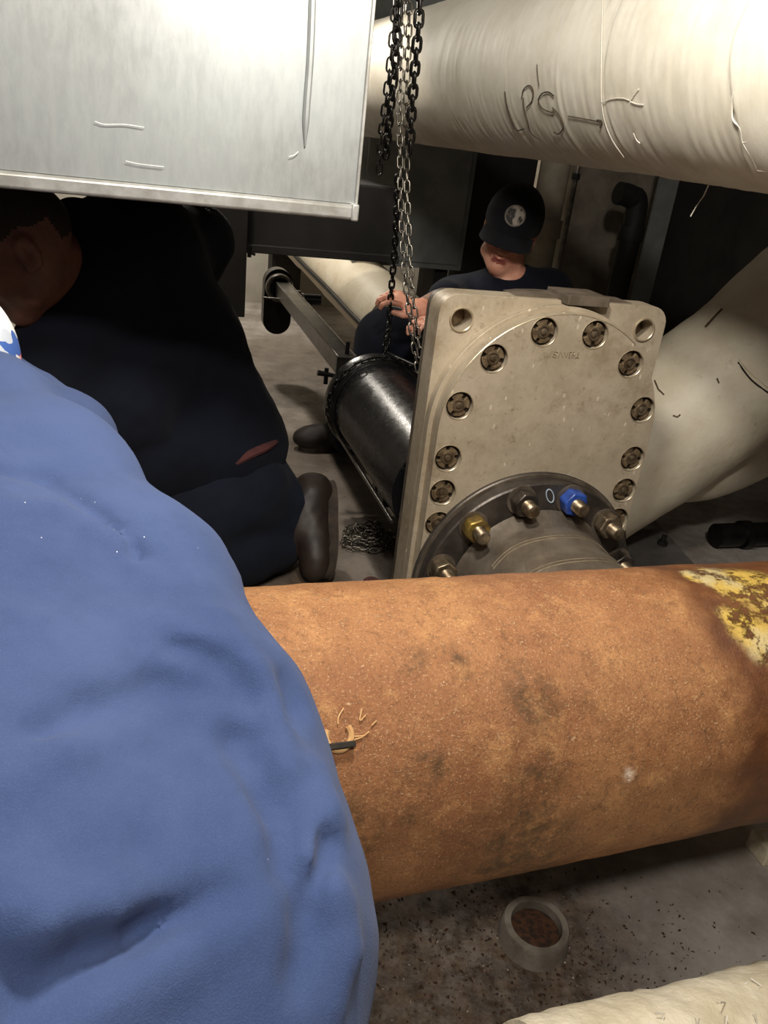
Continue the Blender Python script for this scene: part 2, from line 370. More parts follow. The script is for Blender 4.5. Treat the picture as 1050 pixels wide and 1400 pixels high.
def field(prims, P, mod=None):
    v = np.full(P.shape[:-1], 1.0)
    for p in prims:
        d = pd(p, P); v = smin(v, d, p['k']) if p['op'] == 'u' else -smin(-v, d, p['k'])
    return v if mod is None else v+mod(P)
def hit(prims, x, y, d0=.2, d1=4):
    r = ray(x, y); ds = np.linspace(d0, d1, 700); P = CAM+ds[:, None]*r; v = field(prims, P); i = np.argmax(v < 0)
    return P[i] if v[i] < 0 else None
def surf(prims, h, mod=None):
    lo = np.min([pb(p)[0] for p in prims if p['op'] == 'u'], axis=0)-4*h; hi = np.max([pb(p)[1] for p in prims if p['op'] == 'u'], axis=0)+4*h
    n = np.ceil((hi-lo)/h).astype(int)+1; v = np.full(n, .15)
    ax = [lo[i]+h*np.arange(n[i]) for i in range(3)]
    for p in prims:
        a, b = pb(p); mg = p['k']+3*h+.012; i0 = np.clip(np.floor((a-mg-lo)/h).astype(int), 0, n); i1 = np.clip(np.ceil((b+mg-lo)/h).astype(int)+1, 0, n)
        if (i1 <= i0).any(): continue
        sl = tuple(slice(i0[i], i1[i]) for i in range(3)); G = np.stack(np.meshgrid(*[ax[i][sl[i]] for i in range(3)], indexing='ij'), -1); d = pd(p, G)
        v[sl] = smin(v[sl], d, p['k']) if p['op'] == 'u' else -smin(-v[sl], d, p['k'])
    if mod is not None:
        nb = np.abs(v) < .05; idx = np.argwhere(nb); v[nb] += mod(lo+idx*h)
    s = v < 0
    c = [s[dx:n[0]-1+dx, dy:n[1]-1+dy, dz:n[2]-1+dz] for dx in (0, 1) for dy in (0, 1) for dz in (0, 1)]
    act = np.logical_or.reduce(c) & ~np.logical_and.reduce(c); cells = np.argwhere(act); idm = -np.ones(act.shape, int); idm[act] = np.arange(len(cells))
    acc = np.zeros((len(cells), 3)); cnt = np.zeros(len(cells)); cor = [np.array([dx, dy, dz]) for dx in (0, 1) for dy in (0, 1) for dz in (0, 1)]
    for i in range(8):
        for j in range(i+1, 8):
            if np.abs(cor[i]-cor[j]).sum() != 1: continue
            va = v[tuple((cells+cor[i]).T)]; vb = v[tuple((cells+cor[j]).T)]; m = (va < 0) != (vb < 0)
            t = np.where(m, va/np.where(m, va-vb, 1), 0); acc += np.where(m[:, None], cor[i]+(cor[j]-cor[i])*t[:, None], 0); cnt += m
    V = lo+h*(cells+acc/cnt[:, None]); Fc = []
    for a in range(3):
        b, e = (a+1) % 3, (a+2) % 3; o = np.zeros(3, int); o[a] = 1
        sa = s[:n[0]-o[0], :n[1]-o[1], :n[2]-o[2]]; sb = s[o[0]:, o[1]:, o[2]:]; ed = np.argwhere(sa != sb)
        ok = (ed[:, b] > 0) & (ed[:, e] > 0) & (ed[:, b] < n[b]-1) & (ed[:, e] < n[e]-1); ed = ed[ok]
        ob = np.zeros(3, int); ob[b] = 1; oe = np.zeros(3, int); oe[e] = 1
        q = np.stack([idm[tuple((ed-ob-oe).T)], idm[tuple((ed-oe).T)], idm[tuple(ed.T)], idm[tuple((ed-ob).T)]], 1)
        fl = ~sa[tuple(ed.T)]; q[fl] = q[fl][:, ::-1]; Fc.append(q)
    return V, np.concatenate(Fc)
def soft(name, prims, h, mat, parent, mod=None, zones=()):
    v, f = surf(prims, h, mod)
    tri = v[f[:, :3]]; vol = np.einsum('ij,ij->i', tri[:, 0], np.cross(tri[:, 1], tri[:, 2])).sum()
    if vol < 0: f = f[:, ::-1]
    o = obj(name, (v, f.tolist()), mat, parent, True, angle=180)
    if zones:
        cen = v[f].mean(1); mi = np.zeros(len(f), int)
        for k, (zm, fn) in enumerate(zones): o.data.materials.append(MAT[zm]); mi[fn(cen)] = k+1
        o.data.polygons.foreach_set('material_index', mi.tolist())
    return o
def rotm(fwd, upv):
    """columns: person's right-hand side x, forward y, up z"""
    y = np.array(fwd, float); y /= np.linalg.norm(y); z = np.array(upv, float); z -= y*(z@y); z /= np.linalg.norm(z); return np.stack([np.cross(y, z), y, z], 1)
def head_prims(Cn, R, s=1.0):
    def P(x, y, z): return Cn+R@np.array([x, y, z])*s
    E = lambda c, r, k=.015, op='u': ell(P(*c), np.array(r)*s, R, k*s, op)
    L = [E((0, -.012, .035), (.075, .097, .088)), E((0, .028, -.035), (.062, .066, .075), .03), E((0, .066, -.092), (.026, .024, .022), .025),
         cap(P(-.05, .03, -.07), .02*s, P(0, .062, -.092), .022*s, .025), cap(P(.05, .03, -.07), .02*s, P(0, .062, -.092), .022*s, .025),
         E((-.036, .07, -.025), (.024, .02, .022), .02), E((.036, .07, -.025), (.024, .02, .022), .02),
         cap(P(-.04, .083, .03), .011*s, P(.04, .083, .03), .011*s, .015),
         E((-.031, .098, .008), (.017, .014, .012), .012, 's'), E((.031, .098, .008), (.017, .014, .012), .012, 's'),
         cap(P(0, .09, .022), .009*s, P(0, .112, -.022), .0125*s, .01), E((-.013, .1, -.026), (.010, .011, .008), .008), E((.013, .1, -.026), (.010, .011, .008), .008),
         cap(P(-.021, .088, -.056), .006*s, P(0, .097, -.053), .0075*s, .006), cap(P(.021, .088, -.056), .006*s, P(0, .097, -.053), .0075*s, .006),
         cap(P(-.018, .088, -.067), .006*s, P(.018, .088, -.067), .006*s, .006), cap(P(-.02, .1, -.0605), .0025*s, P(.02, .1, -.0605), .0025*s, .004, 's')]
    for sx in (-1, 1):
        L += [E((sx*.08, -.012, -.002), (.012, .021, .033), .006), E((sx*.088, -.006, -.002), (.009, .012, .02), .006, 's'), E((sx*.079, -.002, -.026), (.009, .011, .011), .006)]
    return L
def hand_prims(W, R, curl=.5, s=1.0, thumb=1):
    """W wrist; R columns: x across the palm towards the thumb side*thumb, y towards the fingertips, z back of the hand"""
    def P(x, y, z): return W+R@np.array([x*thumb, y, z])*s
    L = [ell(P(0, .045, 0), np.array((.041, .052, .016))*s, R, .012), cap(P(0, -.03, 0), .025*s, P(0, .015, 0), .026*s, .015)]
    for i, (x, ln) in enumerate(((.031, .070), (.010, .080), (-.011, .074), (-.030, .058))):
        p = np.array([x, .088-.006*abs(i-1), 0]); a = curl*.45; rr = .0094-.0006*i
        for j, fr in enumerate((.45, .32, .23)):
            q = p+np.array([x*.05, math.cos(a), -math.sin(a)])*ln*fr; L.append(cap(P(*p), rr*s, P(*q), (rr-.0007)*s, .004)); p = q; rr -= .0007; a += curl*.75
    L += [cap(P(.028, .02, -.006), .016*s, P(.052, .055, -.014), .0115*s, .012), cap(P(.052, .055, -.014), .0108*s, P(.052, .085, -.024), .009*s, .004)]
    return L

# ================================================================== the room
def struct(name, vf, mat, bevel=0):
    o = obj(name, vf, mat, None, False, bevel=bevel); o['kind'] = 'structure'; return o
A0, A1, B0, B1, ZC = -2.4, 3.0, -2.2, 5.62, 3.1
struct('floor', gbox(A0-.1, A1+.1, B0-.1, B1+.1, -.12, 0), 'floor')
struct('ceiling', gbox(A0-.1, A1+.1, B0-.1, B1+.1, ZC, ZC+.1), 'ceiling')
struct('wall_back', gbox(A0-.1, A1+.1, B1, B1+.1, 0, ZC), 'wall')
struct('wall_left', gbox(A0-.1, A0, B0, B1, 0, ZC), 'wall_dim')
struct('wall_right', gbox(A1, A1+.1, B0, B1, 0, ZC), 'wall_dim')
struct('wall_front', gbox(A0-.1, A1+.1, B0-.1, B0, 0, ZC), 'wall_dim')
def ab(P): return float(P@E1), float(P@E2)

# ================================================================== rusty pipe in the foreground
RR = .178; RP = np.array([-.282, .612, .485]); RD = np.array([.924, .381, -.035]); RD /= np.linalg.norm(RD)
def build_rusty_pipe():
    mw = frame(RP, RD); inv = mw.inverted()
    def L(x, y): return inv@Vector(oncyl(x, y, RP, RD, RR))
    t = NT('rusted_steel'); M = MAT
    n1 = t.noise(3.5, 9, .68); n2 = t.noise(17, 9, .72); n3 = t.noise(75, 6, .75); v = t.warp(.05, 22); v2 = t.warp(.10, 12)
    col = t.mix(t.rng(n1, .36, .66), lin((176, 124, 78)), lin((142, 91, 54)))
    col = t.mix(t.math('MULTIPLY', t.rng(n2, .5, .7), .6), col, lin((204, 152, 96)))
    col = t.mix(t.math('MULTIPLY', t.rng(n3, .52, .68), .7), col, lin((106, 66, 38)))
    col = t.mix(t.math('MULTIPLY', t.rng(t.noise(9, 10, .8), .5, .66), .55), col, lin((120, 78, 46)))
    col = t.mix(t.math('MULTIPLY', t.rng(t.noise(260, 4, .8), .5, .64), .5), col, lin((98, 62, 36)))
    col = t.mix(t.math('MULTIPLY', t.rng(t.noise(150, 4, .7), .62, .7), .5), col, lin((226, 186, 138)))
    col = t.mix(t.math('MULTIPLY', t.rng(t.noise(420, 3, .8), .56, .68), .55), col, lin((224, 188, 142)))
    col = t.mix(t.math('MULTIPLY', t.rng(t.noise(190, 6, .85), .57, .66), .6), col, lin((80, 50, 30)))
    q = None
    for (x, y, r) in ((570, 905, .017), (622, 897, .014), (600, 890, .010), (632, 925, .009), (745, 1065, .035), (720, 1130, .05), (735, 1165, .06), (700, 1150, .055), (730, 1100, .045), (715, 1200, .06), (735, 960, .03),
                      (590, 1050, .022), (968, 1000, .012), (690, 1180, .05), (560, 1120, .014), (720, 945, .03), (470, 1150, .05), (1000, 1120, .05)):
        sp = t.spot(v, L(x, y), r*1.5, .9); q = sp if q is None else t.math('MAXIMUM', q, sp)
    q = t.math('MULTIPLY', q, t.rng(t.noise(48, 8, .8), .38, .62, .0, .8)); col = t.mix(q, col, lin((74, 54, 30)))
    wz = t.math('MULTIPLY', t.spot(v, L(856, 1060), .016, .8), t.rng(n3, .4, .6)); col = t.mix(wz, col, lin((240, 220, 196)))
    # dark wet band at the right end, yellow paint flaking over it
    xx = t.n('ShaderNodeSeparateXYZ'); t.l(v2, xx.inputs[0]); x0 = L(965, 850).x
    band = t.rng(xx.outputs[0], x0-.018, x0+.03); col = t.mix(t.math('MULTIPLY', band, .88), col, t.mix(t.rng(n2, .4, .65), lin((88, 48, 24)), lin((116, 70, 34))))
    yl = None
    for (x, y, r) in ((1000, 800, .05), (1045, 805, .07), (1040, 870, .055), (945, 785, .022), (1075, 830, .08), (1100, 880, .07), (985, 785, .04), (1015, 845, .04), (960, 790, .03), (1020, 790, .05)):
        sp = t.spot(v, L(min(x, 1100), y), r*.9, .55); yl = sp if yl is None else t.math('MAXIMUM', yl, sp)
    yl = t.math('MULTIPLY', yl, t.rng(t.noise(26, 10, .82), .43, .50)); yc = t.mix(t.rng(t.noise(14, 4), .4, .6), lin((212, 176, 84)), lin((206, 188, 138)))
    col = t.mix(yl, col, yc)
    h = t.math('ADD', t.math('MULTIPLY', n3, .22), t.math('MULTIPLY', t.noise(320, 5, .8), .28)); h = t.math('ADD', h, t.math('ADD', t.math('MULTIPLY', n2, .6), t.math('MULTIPLY', yl, .5))); t.bump(h, .8, .006)
    rough = t.math('SUBTRACT', t.rng(n2, .3, .7, .46, .66), t.math('MULTIPLY', band, .12)); M['rust'] = t.fin(col, rough, 0, .45)
    T = thing('rusty_pipe', 'large rusted orange-brown steel pipe across the foreground with flaking yellow paint', 'pipe', mat=mw)
    nx, na = 340, 220; x = np.linspace(-.75, 2.35, nx); a = np.linspace(0, 2*np.pi, na, endpoint=False); X, A = np.meshgrid(x, a, indexing='ij')
    P = np.stack([X, RR*np.cos(A), RR*np.sin(A)], -1); r = RR+.0011*vn(P, 14)+.0009*vn(P, 45, 3)+.0005*vn(P, 110, 5)
    xs = L(690, 950).x; r += .0022*np.exp(-((X-xs-.012*vn(P, 9, 8))/.010)**2)*(.5+.5*vn(P, 20, 4))           # weld seam
    for (px_, py_, rr_, hh) in ((735, 940, .022, .004), (590, 1048, .018, .0035), (760, 1120, .02, .004), (725, 1170, .025, .004), (600, 900, .02, -.002)):
        c = np.array(L(px_, py_)); d = np.linalg.norm(P-c, axis=-1); r += hh*np.exp(-(d/rr_)**2)*np.clip(vn(P, 90, 2)+.3, -.2, 1)
    V = np.stack([X, r*np.cos(A), r*np.sin(A)], -1).reshape(-1, 3); Fc = []
    i, k = np.meshgrid(np.arange(nx-1), np.arange(na), indexing='ij'); k2 = (k+1) % na
    Fc = np.stack([i*na+k, (i+1)*na+k, (i+1)*na+k2, i*na+k2], -1).reshape(-1, 4).tolist()
    Fc += [tuple(range(na-1, -1, -1)), tuple((nx-1)*na+j for j in range(na))]
    obj('pipe_shell', (V, Fc), 'rust', T, True, local=True, angle=60)
    # welded lug and chalk numerals
    P0 = oncyl(462, 1006, RP, RD, RR); nrm = P0-RP; nrm -= RD*(nrm@RD); nrm /= np.linalg.norm(nrm); s = np.cross(nrm, RD); s *= (1 if s[2] > 0 else -1)
    arc = [P0+RD*.0125*math.cos(a)+s*(.013*math.sin(a))+nrm*.0015 for a in np.linspace(math.radians(150), math.radians(395), 16)]
    obj('raised_ring', tube(arc, .0032, 8), 'rustchalk', T)
    obj('lug', box(oncyl(466, 1019, RP, RD, RR)+nrm*.003, RD*.0125-s*.0, s*.003, nrm*.005), 'bolt_dark', T, False, bevel=.001, )
    ch = []
    for pts in (((470, 968), (463, 980), (462, 990)), ((495, 968), (492, 985), (500, 978)), ((482, 995), (482, 1006), (498, 1006)), ((505, 1000), (494, 1008), (483, 1012)), ((515, 985), (508, 992))):
        q = [oncyl(x, y, RP, RD, RR+.0012) for x, y in smoothpath([(a, b) for a, b in pts], 4)]; ch.append(tube(q, .0007, 5))
    for c_ in ch: obj('chalk_stroke', c_, 'rustchalk', T)
build_rusty_pipe()

# ================================================================== knife gate valve
VO = np.array([.296, 1.455, .633]); VN = -E2.copy(); VX = E1.copy(); VZ = EZ.copy()      # bolt-circle centre, face normal, across, up
def vp(x, y, off=0): return VO+VX*x+VZ*y+VN*off
def build_valve():
    T = thing('gate_valve', 'square grey gate valve with rounded bolted cover and flanged pipe stub', 'valve', vp(0, -.55, -.1))
    hs = [circ(-.192, .196, .0205, 28), circ(.190, .196, .0205, 28)]
    # body: back slab + front slab with the two corner lifting holes
    obj('body_plate', sheet(rrect(-.236, .236, -.585, .241, .035), hs, vp(0, 0, -.055), VX, VZ, -.055, 0), 'valve', T, angle=30, bevel=.006)
    obj('back_plate', sheet(rrect(-.230, .230, -.585, .236, .03), [], vp(0, 0, -.112), VX, VZ, -.03, 0), 'valve_side', T, angle=30, bevel=.004)
    for cx in (-.192, .190):
        R = [vp(cx+.0215*math.cos(a), .196+.0215*math.sin(a), -.054) for a in np.linspace(0, 2*math.pi, 28)]
        obj('hole_rim', tube(R, .0022, 6), 'bright_edge', T)
        obj('hole_floor', lathe(vp(cx, .196, -.098), VN, [(0, .020), (.006, .020), (.010, .012)], 20), 'bolt', T)
    # D-shaped cover
    def dshape(r, y0, n=40):
        return [(r, y0)]+[(r*math.cos(a), r*math.sin(a)) for a in np.linspace(0, math.pi, n)]+[(-r, y0)]
    obj('cover_step', sheet(dshape(.236, -.57), [], vp(0, 0, -.055), VX, VZ, 0, .022), 'valve', T, angle=30, bevel=.003)
    bolts = []
    for t in (15, 45, 75): s, c = math.sin(math.radians(t)), math.cos(math.radians(t)); bolts += [(-.2*s, .2*c), (.2*s, .2*c)]
    for y in (-.0515, -.1215, -.189): bolts += [(-.1995, y), (.1995, y)]
    obj('cover', sheet(dshape(.2275, -.57), [], vp(0, 0, -.033), VX, VZ, 0, .021), 'valve', T, angle=30)
    cf = obj('cover_face', sheet(dshape(.2275, -.57), [circ(x, y, .0262, 28) for x, y in bolts], vp(0, 0, -.012), VX, VZ, 0, .012), 'valve', T, angle=30, bevel=.0015)
    arc = [vp(.2275*math.cos(a), .2275*math.sin(a), -.0005) for a in np.linspace(.9, 2.9, 50)]; obj('rubbed_edge', tube(arc, .0013, 5), 'bright_edge', T)
    # bolt caps: a notched disc with a raised ring and a centre pin
    out = []
    for q in range(4):
        b = q*math.pi/2
        for a in np.linspace(b+.2, b+math.pi/2-.2, 7): out.append((.0215*math.cos(a), .0215*math.sin(a)))
        out.append((.0145*math.cos(b+math.pi/2-.24), .0145*math.sin(b+math.pi/2-.24))); out.append((.0145*math.cos(b+math.pi/2+.24), .0145*math.sin(b+math.pi/2+.24)))
    for i, (x, y) in enumerate(bolts):
        P = vp(x, y, -.012); a = RNG.uniform(0, 6.28); ca, sa = math.cos(a), math.sin(a); o2 = [(p[0]*ca-p[1]*sa, p[0]*sa+p[1]*ca) for p in out]
        b = obj('bolt_cap', sheet(o2, [], P, VX, VZ, .001, .0088), 'bolt', T, angle=30, bevel=.0008)
        obj('bolt_recess', lathe(P, VN, [(0, .0258), (.002, .0258)], 24), 'bolt_dark', b)
        obj('bolt_ring', lathe(P+VN*.0085, VN, [(0, .0122), (.0024, .0116), (.0024, .0090), (.0004, .0086), (.0004, .0060), (.003, .0056), (.004, .0030)], 20), 'nut', b)
        R = [P+(VX*math.cos(q)+VZ*math.sin(q))*.0266+VN*.0118 for q in np.linspace(0, 2*math.pi, 24)]; obj('bolt_rim', tube(R, .0011, 5), 'bright_edge', b)
    # lug on the top edge
    obj('top_lug', sheet(rrect(.000, .088, -.045, .045, .004, 3), [], vp(0, .241, -.075), VX, -VN, -.003, .014), 'valve_side', T, False, bevel=.002)
    obj('top_boss', sheet([(-.085, -.02), (.16, -.02), (.16, .001), (.1, .004), (-.02, .006), (-.06, .004), (-.085, 0)], [], vp(0, .241, -.1), VX, VZ, -.03, .03), 'valve_side', T, False)
    # flange, nozzle
    fy = -.317; Q = vp(0, fy, 0)
    obj('flange', lathe(Q, VN, [(0, .160), (0, .238), (.010, .240), (.012, .238), (.013, .232), (.036, .230), (.039, .227), (.039, .160)], 96), 'flange', T, angle=30)
    obj('flange_rim', lathe(Q, VN, [(.0125, .2295), (.0125, .2385), (.0145, .238), (.0155, .2295)], 96), 'flange_rim', T, angle=30)
    obj('nozzle', lathe(Q, VN, [(.02, .160), (.045, .176), (.07, .163), (.085, .161), (.10, .163), (.115, .1605), (.16, .160), (.17, .162), (.18, .160), (.42, .160)], 80), 'nozzle', T, angle=60)
    for tt, rr in ((.118, .1612), (.126, .1608), (.205, .1604), (.214, .1602), (.25, .1602)):
        arc = [Q+VN*(tt+.006*math.sin(5*a))+(VX*math.cos(a)+VZ*math.sin(a))*rr for a in np.linspace(.5, 2.5, 40)]; obj('scratch_ring', tube(arc, .0009, 5), 'bright_edge', T)
    hexa = [(.0265*math.cos(k*math.pi/3), .0265*math.sin(k*math.pi/3)) for k in range(6)]
    for k in range(12):
        a = math.radians(90+15-30*k); P = vp(.203*math.cos(a), fy+.203*math.sin(a), .039); tw = RNG.uniform(0, 1); c, s = math.cos(tw), math.sin(tw)
        mat = {11: 'nut', 0: 'nut_dark', 1: 'nut_blue', 2: 'nut', 3: 'nut_dark', 10: 'nut_yellow'}.get((k+11) % 12 if False else k, 'nut')
        mat = {0: 'nut_dark', 1: 'nut_blue', 2: 'nut', 3: 'nut_dark', 11: 'nut_yellow', 10: 'nut'}.get(k, 'nut_dark')
        b = obj('flange_nut', sheet([(p[0]*c-p[1]*s, p[0]*s+p[1]*c) for p in hexa], [], P, VX, VZ, .002, .030), mat, T, angle=30, bevel=.003)
        if k == 1: b['label'] = 'blue painted hex nut on the flange'
        obj('washer', lathe(P, VN, [(0, .030), (.003, .030), (.003, .01)], 24), 'flange_rim', b)
        pr = []
        for i in range(12): pr += [(.030+i*.0022, .0128), (.0311+i*.0022, .0138)]
        pr += [(.057, .0125), (.058, .010)]
        obj('stud', lathe(P, VN, [(.02, .0128)]+pr, 16), 'nut', b)
    # stamped letters and the chalk loop
    st = []
    for pts in (((763, 482), (758, 480), (757, 484), (761, 486), (760, 489), (755, 487)), ((763, 489), (766, 480), (769, 488)), ((771, 481), (774, 489), (776, 482)), ((778, 489), (779, 481), (782, 481)),
                ((781, 489), (784, 481), (787, 482), (785, 485), (782, 485)), ((786, 489), (791, 489)), ((789, 489), (791, 481))):
        st.append(tube([onplane(x, y, vp(0, 0, .0004), VN) for x, y in pts], .0010, 5))
    for c_ in st: obj('stamped_letter', c_, 'bright_edge', T)
    lp = [onplane(752+5*math.cos(a)+1.5*math.sin(a), 678+9*math.sin(a), vp(0, 0, .0398), VN) for a in np.linspace(0, 2*math.pi, 16)]
    obj('chalk_mark', tube(lp, .0012, 5), 'chalk', T)
build_valve()

# ================================================================== black cylinder with its bar
BC = at(512, 552, 2.45)
def build_actuator():
    T = thing('black_cylinder', 'glossy black steel cylinder with bolted end flange and square bar, slung from chains', 'cylinder', BC-EZ*.17-E2*.3)
    d = E2
    obj('shell', lathe(BC-d*.66, d, [(0, .10), (0, .134), (.58, .136), (.60, .143), (.625, .143), (.635, .15)], 72), 'black', T, angle=40)
    fl = obj('end_flange', lathe(BC, d, [(-.028, .13), (-.028, .155), (-.022, .1575), (.010, .1575), (.016, .153), (.016, .04), (.03, .03)], 72), 'black', T, angle=30)
    for k in range(16):
        a = 2*math.pi*k/16; P = BC+(E1*math.cos(a)+EZ*math.sin(a))*.146
        obj('flange_bolt', lathe(P-d*.044, d, [(0, .0065), (.016, .0065), (.016, .004), (.058, .004), (.058, .0065), (.07, .0062)], 6), 'black_metal', fl, False)
    for k in range(3): R = [BC-d*(.035+.012*k)+(E1*math.cos(a)+EZ*math.sin(a))*(.1475-.002*k) for a in np.linspace(0, 2*math.pi, 60)]; obj('clamp_band', tube(R, .0045, 6), 'black_metal', T)
    P = BC-E1*.118-EZ*.088; obj('tie_rod', rod(P-d*.02, P-d*.64, .0055, 10), 'arm', T)
    for q in (.28, .33, .36): obj('underside_bracket', box(BC-d*q-EZ*.155-E1*.03, E1*.03, d*.018, EZ*.022), 'black_metal', T, False, bevel=.004)
    # square bar leading away to the rear bracket
    S0 = at(473, 500, 2.46); S1 = at(383, 392, 3.66); bd = S1-S0; bd /= np.linalg.norm(bd); bu = np.cross(E1, bd); bu /= np.linalg.norm(bu); sd = np.cross(bd, bu)
    obj('square_bar', box((S0+S1)/2, bd*np.linalg.norm(S1-S0)/2, sd*.030, bu*.030), 'arm', T, False, bevel=.004)
    obj('bar_edge', tube([S0+sd*.03+bu*.03, S1+sd*.03+bu*.03], .0028, 6), 'ring', T)
    # obround rear bracket with bearing ring
    B = at(379, 412, 3.70)
    ob = [(.065*math.cos(a), .085+.065*math.sin(a)) for a in np.linspace(0, math.pi, 20)]+[(.065*math.cos(a), -.085+.065*math.sin(a)) for a in np.linspace(math.pi, 2*math.pi, 20)]
    br = obj('rear_bracket', sheet(ob, [], B, E1, EZ, -.05, .02), 'black_metal', T, angle=30, bevel=.004)
    obj('bearing_ring', lathe(B+EZ*.07-E2*.02, -E2, [(0, .045), (.035, .045), (.04, .052), (.04, .060), (.035, .063), (0, .063)], 40), 'ring', br, angle=30)
    obj('bracket_pin', rod(at(360, 407, 3.55), at(392, 410, 3.55), .005, 8), 'arm', br)
    V0 = at(398, 408, 3.45)
    hd = obj('side_valve', lathe(V0, E1, [(0, .020), (.05, .020), (.05, .024), (.13, .024)], 16), 'black_metal', T, angle=30)
    obj('valve_port', rod(V0+E1*.03, V0+E1*.03+EZ*.035, .012, 10), 'black_metal', hd); obj('valve_lever', rod(V0+E1*.07, V0+E1*.09-EZ*.05, .007, 8), 'black_metal', hd)
    obj('valve_collar', lathe(V0+E1*.042, E1, [(0, .020), (0, .027), (.012, .027), (.012, .020)], 16), 'ring', hd)
    # lifting eyes on the flange
    for (x, y) in ((475, 476), (446, 512)):
        P = at(x, y, 2.47); obj('stud', rod(P-EZ*.03, P+EZ*.02, .007, 10), 'black_metal', T)
    P = at(447, 510, 2.46); obj('cam_lever', rod(P-E1*.03, P+E1*.04-EZ*.01, .009, 10, .006), 'black_metal', T)
    P = at(528, 483, 2.44); obj('lifting_bar', rod(P, at(566, 500, 2.38), .007, 10), 'black_metal', T)
build_actuator()

# ================================================================== overhead lagged pipe
WR = .2; WP = np.array([.994, .389, 1.289]); WD = np.array([-.366, .931, .008]); WD /= np.linalg.norm(WD)
def build_overhead():
    mw = frame(WP, WD); inv = mw.inverted(); T = thing('overhead_pipe', 'thick white canvas-lagged overhead pipe with handwritten letters', 'pipe', mat=mw)
    def L(x, y): return inv@Vector(oncyl(x, y, WP, WD, WR))
    nx, na = 420, 160; x = np.linspace(-1.6, 3.9, nx); 
    x = np.concatenate([np.linspace(-1.6, .55, 60), np.linspace(.56, 2.2, 330), np.linspace(2.22, 3.98, 60)]); nx = len(x)
    a = np.linspace(0, 2*np.pi, na, endpoint=False); X, A = np.meshgrid(x, a, indexing='ij'); P = np.stack([X, WR*np.cos(A), WR*np.sin(A)], -1)
    r = WR+.0016*vn(P, 6)+.0008*vn(np.stack([P[..., 0]*5, P[..., 1], P[..., 2]], -1), 18, 2)
    def sm(t): t = np.clip(t, 0, 1); return t*t*(3-2*t)
    e1 = L(1010, 180).x+.012*vn(P, 12, 4); r += .006*sm((e1-X)/.004)                       # overlapping wrap at the right end
    e2 = L(826, 120).x+.004*vn(P, 8, 9); r += .0025*sm((e2-X)/.003)
    for px_ in (760, 690, 600): e = L(px_, 110).x+.006*vn(P, 6, px_); r += .0012*np.exp(-((X-e)/.006)**2)
    V = np.stack([X, r*np.cos(A), r*np.sin(A)], -1).reshape(-1, 3)
    i, k = np.meshgrid(np.arange(nx-1), np.arange(na), indexing='ij'); k2 = (k+1) % na
    Fc = np.stack([i*na+k, (i+1)*na+k, (i+1)*na+k2, i*na+k2], -1).reshape(-1, 4).tolist(); Fc += [tuple(range(na-1, -1, -1)), tuple((nx-1)*na+j for j in range(na))]
    obj('lagging', (V, Fc), 'lag', T, True, local=True, angle=60)
    def marks(name, lines, r, mat, lift=.0032):
        for pts in lines: obj(name, tube([oncyl(x, y, WP, WD, WR+lift) for x, y in smoothpath([(float(a), float(b)) for a, b in pts], 5)], r, 5), mat, T)
    marks('letter_stroke', [((690, 125), (693, 145), (699, 163), (705, 178), (717, 176)), ((715, 134), (716, 146), (720, 162), (726, 182), (740, 193)), ((713, 134), (716, 122), (724, 117), (729, 125), (727, 138), (720, 147)),
                          ((757, 131), (750, 126), (741, 128), (736, 137), (741, 148), (751, 153), (757, 154)), ((755, 147), (766, 160), (770, 174), (764, 183), (757, 181))], .0014, 'ink')
    marks('arrow_mark', [((777, 159), (795, 162), (822, 167)), ((816, 164), (823, 166), (820, 175))], .0012, 'ink')
    marks('pencil_tick', [((734, 88), (735, 102), (737, 118)),], .0009, 'ink')
    marks('seam_edge', [((825, -40), (823, 40), (822, 110), (823, 145), (828, 170), (838, 193), (853, 215))], .0009, 'tape', .0038)
    marks('frayed_edge', [((823, 140), (836, 135), (850, 134), (860, 137)), ((862, 137), (868, 128), (873, 122)), ((862, 139), (870, 142), (879, 143)), ((866, 182), (870, 191), (875, 196))], .0010, 'tape', .0045)
    marks('torn_flap', [((1003, 120), (1001, 160), (1012, 175), (1016, 195), (1028, 215), (1036, 233)), ((1016, 195), (1034, 190), (1050, 187)), ((1036, 233), (1050, 234))], .0016, 'tape', .008)
    marks('scuff', [((1030, 105), (1031, 125), (1030, 145)), ((1006, 46), (1006, 50)), ((1001, 80), (1001, 87))], .0012, 'ink', .008)
    p = oncyl(970, 250, WP, WD, WR); obj('loose_thread', tube([p, at(962, 268, 1.5), at(952, 282, 1.5), at(944, 296, 1.5)], .0011, 5), 'tape', T)
build_overhead()

